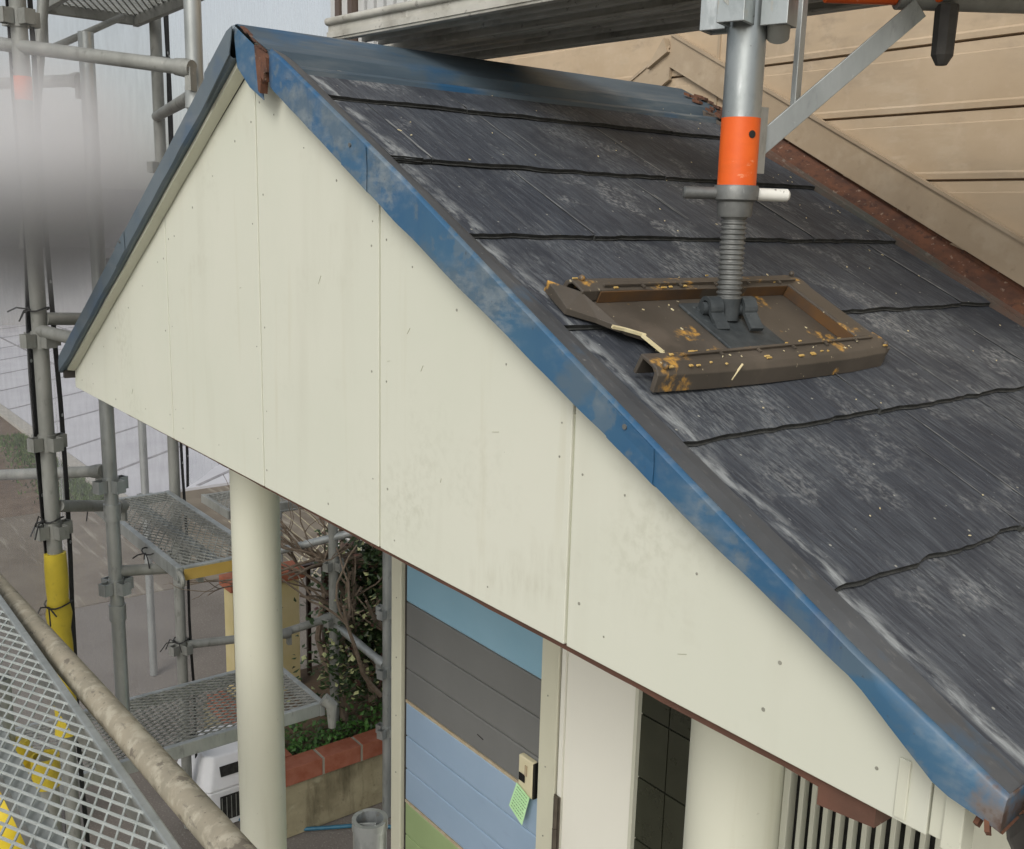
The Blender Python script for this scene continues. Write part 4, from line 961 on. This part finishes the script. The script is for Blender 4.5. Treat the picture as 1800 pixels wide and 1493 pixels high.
# dust sheets with black webbing edges
def sheet(a, b, z0, z1, label, bow=.05, mid=None, mt='sheet'):
    t = thing('dust_sheet', ((a[0]+b[0])/2, (a[1]+b[1])/2, z0), label, 'dust sheet')
    a, b = Vector((*a, 0)), Vector((*b, 0)); d = (b-a); L_ = d.length; n = Vector((-d.y, d.x, 0)).normalized(); nu = max(8, int(L_/.12)); nvv = 26
    def pos(i, z):
        s = i/nu; base_ = a+d*s
        if mid is not None:
            m_ = Vector((*mid, 0)); base_ = a.lerp(m_, s*2) if s < .5 else m_.lerp(b, s*2-1)
        off = .035*wob(s*L_*1.6, z*.8, 1)+.012*wob(s*L_*6, z*2, 5)
        e = bow*(1-((z-(-.33))/.8)**2) if abs(z+.33) < .8 else 0
        if i == 0: base_ = base_+d.normalized()*e*.5
        if i == nu: base_ = base_-d.normalized()*e*.5
        return base_+n*off+Vector((0, 0, z))
    zs = [z0+(z1-z0)*j_/nvv for j_ in range(nvv+1)]
    MB().grid([[pos(i, z) for i in range(nu+1)] for z in zs]).build('mesh_cloth', M[mt], t, smooth=True)
    for i0, sg in ((0, 1), (nu, -1)):
        m = MB(); rows = []
        for z in zs:
            p = pos(i0, z); rows.append([p, p+d.normalized()*sg*.030])
        m.grid(rows); e_ = m.build('webbing', M['blacktape'], t, solid=.003)
        g = MB()
        for z in [z0+.15+.45*q for q in range(int((z1-z0-.2)/.45))]:
            p = pos(i0, z)+d.normalized()*sg*.015; g.tube([p-n*.003, p+n*.003], .006, 10)
        g.build('eyelets', M['bright'], e_)
    return t
sheet((-.95, -.78), (-1.685, -.04), -1.9, 2.6, 'dust sheet panel at the far left picture edge')
sheet((-1.695, .01), (-2.66, .78), -2.1, 2.6, 'dust sheet panel between the two black edged poles', mid=(-2.80, .26))
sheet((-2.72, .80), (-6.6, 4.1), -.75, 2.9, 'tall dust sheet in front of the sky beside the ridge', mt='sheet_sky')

# ------------------------------------------------------------------ ground
G = -2.45
structure(MB().grid([[(x, y, G-.012) for x in (-260, -60, -20, 0, 20, 120)] for y in (-200, -40, 0, 40, 300)]).build('ground', M['ground']))
structure(MB().box((-5.85, -6, G-.01), (-1.35, 12, G-.006)).build('road', M['asphalt']))
structure(MB().box((-8.6, -6, G-.01), (-5.86, 12, G+.0)).build('terrace', M['concrete']))
structure(MB().box((-40, -12, G-.01), (-8.62, 2.11, G-.004)).build('soil_bed', M['soil']))
# paved area with joints
import itertools
pv = MB(); jt = MB()
A0 = Vector((-9.25, 2.3, G)); dX = Vector((-1, .0, 0)); dB = Vector((-.62, .78, 0)).normalized()
pv.box((-75, 2.3, G-.01), (-8.65, 16, G+.02))
structure(pv.build('paving', M['slab']))
for k_ in range(1, 8):
    y = 2.3+1.7*k_; jt.bar((-70, y, G+.0225), (-8.7, y, G+.0225), .055, .004)
for k_ in range(-9, 46):
    a = A0+dX*(.4+1.55*k_)+Vector((0, 0, .0225)); e = a+dB*17.2; t0 = max(0, (a.x+8.7)/(a.x-e.x)) if a.x > -8.7 else 0
    if t0 < .95: jt.bar(a.lerp(e, t0), e, .05, .003)
structure(jt.build('paving_joints', M['slabjoint']))
structure(MB().box((-24, 2.12, G-.01), (-8.6, 2.28, G+.035)).build('kerb', M['kerb']))
# lawn strip: many blades
gs = MB(); rd = random.Random(12)
for i in range(6500):
    x = -8.7-rd.random()**1.5*9; y = 2.1-abs(rd.gauss(0, .22))
    if x < -12.5 or y < 1.4: continue
    h_ = rd.uniform(.02, .06); a = rd.uniform(0, pi); wv = Vector((cos(a), sin(a), 0))*.012; lean = Vector((rd.uniform(-.03, .03), rd.uniform(-.03, .03), h_)); p = Vector((x, y, G-.004))
    gs.face([p-wv, p+wv, p+lean])
o = gs.build('grass', M['grass']); tag(o, 'narrow strip of short grass between soil and paving', 'grass', kind='stuff')
# far house with dark roof beyond the paving
fh = thing('far_house', (-26, 6, G), 'blurred distant house with a dark roof beyond the pale paving', 'house')
MB().box((-38, -14, G+.001), (-26, 13, G+2.0)).build('wall', M['farwall'], fh)
m = MB(); m.hexa([(-39, -15, G+2.0), (-25, -15, G+2.0), (-25, 14, G+2.0), (-39, 14, G+2.0)], [(-33, -12, G+3.6), (-31, -12, G+3.6), (-31, 11, G+3.6), (-33, 11, G+3.6)]); m.build('roof', M['darkroof'], fh)
for y in (-8, -3, 2, 7): MB().box((-25.999, y, G+.7), (-25.95, y+1.6, G+1.7)).build('window', M['blackglass'], fh)

# planter with brick rim
pln = thing('planter', (-2.7, 1.6, G), 'raised stained mortar planter topped with red bricks', 'planter')
MB().box((-2.32, 1.06, G), (-2.255, 3.2, -2.165)).build('wall', M['oldwall'], pln)
MB().box((-3.3, 1.06, G), (-2.321, 1.125, -2.165)).build('wall', M['oldwall'], pln)
bm_ = MB(); y = 1.055
while y < 3.1:
    bm_.box((-2.345, y, -2.163), (-2.235, y+.200, -2.075)); y += .213
x = -2.56
while x > -3.3: bm_.box((x, 1.045, -2.163), (x+.205, 1.15, -2.075)); x -= .213
bm_.build('brick_rim', M['brick'], pln, bevel=.003)
mm_ = MB(); mm_.box((-2.341, 1.058, -2.164), (-2.2385, 3.1, -2.0775)); mm_.build('mortar_bed', M['mortar'], pln)
MB().box((-3.3, 1.13, G+.01), (-2.33, 3.2, -2.13)).build('soil', M['soil'], pln)
def leaf(m, p, sz, rd_, mi=0, flat=.5):
    a = rd_.uniform(0, 2*pi); el = rd_.uniform(-.7, .9)*flat*2
    d = Vector((cos(a)*cos(el), sin(a)*cos(el), sin(el))); s = d.cross(Vector((rd_.uniform(-.4, .4), rd_.uniform(-.4, .4), 1))).normalized(); n = d.cross(s)
    l = sz*rd_.uniform(.7, 1.3); wd = l*.36
    m.face([p, p+d*l*.35+s*wd+n*wd*.25, p+d*l, p+d*l*.35-s*wd+n*wd*.25], mi)
# low green plant
lp = MB(); rd = random.Random(15)
for i in range(1500):
    y = rd.uniform(1.14, 2.2); x = -2.36-abs(rd.gauss(0, .14)); z = -2.13+abs(rd.gauss(0, .045)); leaf(lp, Vector((x, y, z)), .028, rd, 0 if rd.random() < .75 else 1)
o = lp.build('ground_cover', [M['leafgreen'], M['leaf']]); tag(o, 'low bright green plants filling the brick planter', 'plants', kind='stuff')
# shrub: bare branches and ivy leaves
sh = thing('ivy_shrub', (-2.65, 1.75, -2.13), 'dark ivy covered shrub with bare twisting branches in the planter', 'shrub')
bt = MB(); rd = random.Random(18)
def branch(p, d, l, r, depth):
    pts = [p]; rs = [r]; n = 6
    for i in range(n):
        d = (d+Vector((rd.uniform(-.35, .35), rd.uniform(-.35, .35), rd.uniform(-.2, .3)))).normalized(); p = p+d*l/n; pts.append(p); rs.append(r*(1-.5*(i+1)/n))
    bt.tube(pts, rs, 7)
    if depth > 0:
        for q in range(3): branch(pts[rd.randrange(2, n)], (d+Vector((rd.uniform(-1, 1), rd.uniform(-1, 1), rd.uniform(-.3, .6)))).normalized(), l*.6, r*.5, depth-1)
    return pts
for x, y in ((-2.55, 1.55), (-2.6, 1.75), (-2.7, 1.95), (-2.5, 1.85)): branch(Vector((x, y, -2.13)), Vector((rd.uniform(-.2, .2), rd.uniform(-.2, .2), 1)), .75, .026, 2)
for k_ in range(5):   # long bare twigs reaching left over the deck
    branch(Vector((-2.62, 1.75-.03*k_, -1.28+.03*k_)), Vector((.05*k_-.1, -1, .12-.05*k_)).normalized(), .62, .010, 2)
branch(Vector((-2.35, 1.65, -1.9)), Vector((.1, -.8, .6)), .7, .014, 1)
bt.build('branches', M['bark'], sh, smooth=True)
lf = MB()
for i in range(19000):
    cy = rd.gauss(1.96, .20); cz = rd.gauss(-1.56, .30); cx_ = -2.72+rd.gauss(0, .17)
    if wob(cx_*5, cy*5, cz*5) < -.30 or (cy < 1.60 and rd.random() < .9) or cz < -2.08 or cz > -.95: continue
    q = rd.random(); leaf(lf, Vector((cx_, cy, cz)), .036, rd, 0 if q < .80 else (1 if q < .96 else 2))
for i in range(420):
    cy = rd.gauss(1.47, .13); cz = rd.gauss(-1.74, .16)+.3*(cy-1.45); cx_ = -2.48+rd.gauss(0, .05)
    if cz < -2.0: continue
    leaf(lf, Vector((cx_, cy, cz)), .034, rd, 2 if rd.random() < .22 else 0)
lf.build('foliage', [M['leaf'], M['leafred'], M['leafvar']], sh)
# gate post, railing, chain link fence
gp_ = thing('gate_post', (-3.2, 1.35, G), 'pale yellow wall pier with brick cap behind the left column', 'pier')
MB().box((-3.22, 1.17, G), (-3.10, 1.56, -1.47)).build('pier', M['gatewall'], gp_)
MB().box((-3.24, 1.15, -1.469), (-3.08, 1.59, -1.41)).build('cap', M['brick'], gp_, bevel=.004)
rl = thing('railing', (-3.2, 1.9, -1.8), 'dark brown vertical railing bars beside the yellow pier', 'railing')
for i, y in enumerate((1.66, 1.76, 1.88, 1.98, 2.08)): MB().box((-3.22, y, G), (-3.20+.012*(i == 1), y+(.022 if i != 1 else .045), -1.47)).build('bar', M['railbrown'], rl)
MB().box((-3.23, 1.612, -1.469), (-3.19, 3.2, -1.44)).build('top_rail', M['railbrown'], rl)
cf = thing('chain_link_fence', (-5.2, 3.2, G), 'pale chain link fence beyond the branches', 'fence')
m = MB(); 
for k_ in range(0, 40):
    for s in (1, -1):
        y = 2.5+k_*.09; m.bar((-5.4, y, G+.02), (-5.4, y+s*.60, -1.82), .008, .006, (1, 0, 0))
m.build('wire_mesh', M['chain'], cf)
m = MB(); 
for y in (2.5, 4.3, 6.1): m.tube([(-5.4, y, G), (-5.4, y, -1.80)], .025, 12)
m.tube([(-5.4, 2.4, -1.80), (-5.4, 8, -1.80)], .02, 12); m.build('frame', M['galv'], cf, smooth=True)

# pet carrier
pc = thing('pet_carrier', (-2.75, .93, G), 'white plastic pet carrier with slotted top on the ground', 'pet carrier')
cx, cy = -2.72, .93
def ring(hw, hl, z, ch_=.04): return [(cx-hw+ch_, cy-hl, z), (cx+hw-ch_, cy-hl, z), (cx+hw, cy-hl+ch_, z), (cx+hw, cy+hl-ch_, z), (cx+hw-ch_, cy+hl, z), (cx-hw+ch_, cy+hl, z), (cx-hw, cy+hl-ch_, z), (cx-hw, cy-hl+ch_, z)]
MB().hexa(ring(.20, .17, G), ring(.20, .175, G+.20)).build('lower_shell', M['white'], pc, bevel=.008)
MB().hexa(ring(.203, .178, G+.202), ring(.15, .13, G+.36)).build('upper_shell', M['white'], pc, bevel=.01)
MB().box((cx+.204, cy-.09, G+.04), (cx+.210, cy+.07, G+.17)).build('door_grille', M['dark'], pc)
m = MB()
for i in range(7): m.box((cx+.2042, cy-.09+i*.022, G+.20-.012), (cx+.209, cy-.083+i*.022, G+.26)) if False else m.box((cx+.2105, cy-.085+i*.024, G+.045), (cx+.213, cy-.082+i*.024, G+.165))
m.build('grille_bars', M['galvold'], pc)
m = MB(); m.tube([(cx, cy-.10, G+.355), (cx, cy-.095, G+.41), (cx, cy+.095, G+.41), (cx, cy+.10, G+.355)], .016, 12); m.build('handle', M['white'], pc, smooth=True)
m = MB(); m.obox((cx+.178, cy, G+.288), (.0, .075, 0), (.009, 0, -.026*.9), (.0018, 0, .0006)); m.build('vent_slot', M['dark'], pc)
# hose
hp_ = []
for i in range(30):
    t = i/29; hp_.append((-2.55+.62*t+.03*sin(t*5), .93+.62*t-.05*sin(t*6), G+.010))
o = MB().tube(hp_, .010, 10).build('garden_hose', M['hose'], smooth=True); tag(o, 'dark blue hose lying on the concrete by the planter', 'hose')
# things under the near deck
def lump(name, x, y, z, r, m_, label, cat, n=7):
    mb = MB(); rd_ = random.Random(int(x*100)+5)
    for i in range(n): mb.sph((x+rd_.uniform(-.5, .5)*r, y+rd_.uniform(-.5, .5)*r, z+(i/n-.5)*r*3.0), r*rd_.uniform(.6, .85), 0, 12, 9)
    o = mb.build(name, m_, smooth=True); tag(o, label, cat); return o
s1 = thing('padded_pole', (-.46, -.43, -2.4), 'scaffold pole wrapped in lemon yellow padding beneath the near deck', 'scaffold pole')
MB().tube([(-.46, -.43, G), (-.46, -.43, -.48)], .0243, 18).build('tube', M['galv'], s1, smooth=True)
pts = []; rs = []
for i in range(15): z = -.74-i*.035; pts.append((-.46+.008*sin(i*1.3), -.43, z+.10)); rs.append(.050+.010*sin(i*1.57))
MB().tube(pts, rs, 20).build('padding', M['lemon'], s1, smooth=True)
s2 = thing('padded_pole', (-.62, -.42, -2.4), 'slim pole with a yellow end cap seen through the near mesh', 'scaffold pole')
MB().tube([(-.375, -.365, G), (-.375, -.365, -.66)], .0243, 18).build('tube', M['galvold'], s2, smooth=True)
MB().hollow((-.375, -.365, -.72), (-.375, -.365, -.65), .030, .0245, 18).build('yellow_cap', M['yellow'], s2, smooth=True)
po = thing('flower_pot', (-2.3, -.09, G), 'terracotta flower pot on the ground beneath the near deck', 'flower pot')
MB().tube([(-2.9, -.05, G), (-2.9, -.05, G+.30)], [.11, .16], 24).build('pot', M['terracotta'], po, smooth=True)
MB().tube([(-2.9, -.05, G+.301), (-2.9, -.05, G+.35)], [.172, .175], 24).build('rim', M['terracotta'], po, smooth=True)

# added volume standing in for a soft blur, coloured dark below and pale above
m = MB().sph((-1.12, -.13, .62), .5, 0, 28, 18, (1.0, .7, .80))
added_smudge = m.build('added_smudge', None or M['white']); added_smudge.data.materials.clear()
mm = bpy.data.materials.new('smudge_haze'); mm.use_nodes = True; t = mm.node_tree; N = t.nodes; L = t.links; N.clear()
o_ = N.new('ShaderNodeOutputMaterial'); pvn = N.new('ShaderNodeVolumePrincipled'); sxz = N.new('ShaderNodeSeparateXYZ'); crm = N.new('ShaderNodeMapRange'); cmx = N.new('ShaderNodeMix'); cmx.data_type = 'RGBA'; crm.inputs[1].default_value = .40; crm.inputs[2].default_value = .72; crm.interpolation_type = 'SMOOTHSTEP'; cmx.inputs[6].default_value = (.30, .30, .30, 1); cmx.inputs[7].default_value = (.985, .985, .99, 1); pvn.inputs['Anisotropy'].default_value = .2
tc = N.new('ShaderNodeTexCoord'); gd = N.new('ShaderNodeTexGradient'); gd.gradient_type = 'SPHERICAL'; mp = N.new('ShaderNodeMapping'); mp.vector_type = 'TEXTURE'
mp.inputs['Location'].default_value = (-1.12, -.13, .62); mp.inputs['Scale'].default_value = (.5, .35, .40)
r_ = N.new('ShaderNodeMapRange'); r_.interpolation_type = 'SMOOTHSTEP'; r_.inputs[1].default_value = .0; r_.inputs[2].default_value = .75; r_.inputs[4].default_value = 5.5
L.new(tc.outputs['Object'], mp.inputs[0]); L.new(tc.outputs['Object'], sxz.inputs[0]); L.new(sxz.outputs['Z'], crm.inputs[0]); L.new(crm.outputs[0], cmx.inputs[0]); L.new(cmx.outputs[2], pvn.inputs['Color']); L.new(mp.outputs[0], gd.inputs[0]); L.new(gd.outputs['Fac'], r_.inputs[0]); L.new(r_.outputs[0], pvn.inputs['Density'])
L.new(pvn.outputs[0], o_.inputs['Volume']); added_smudge.data.materials.append(mm)
tag(added_smudge, 'added soft grey volume standing in for a blurred smudge left of the gable', 'added_smudge', kind='stuff')
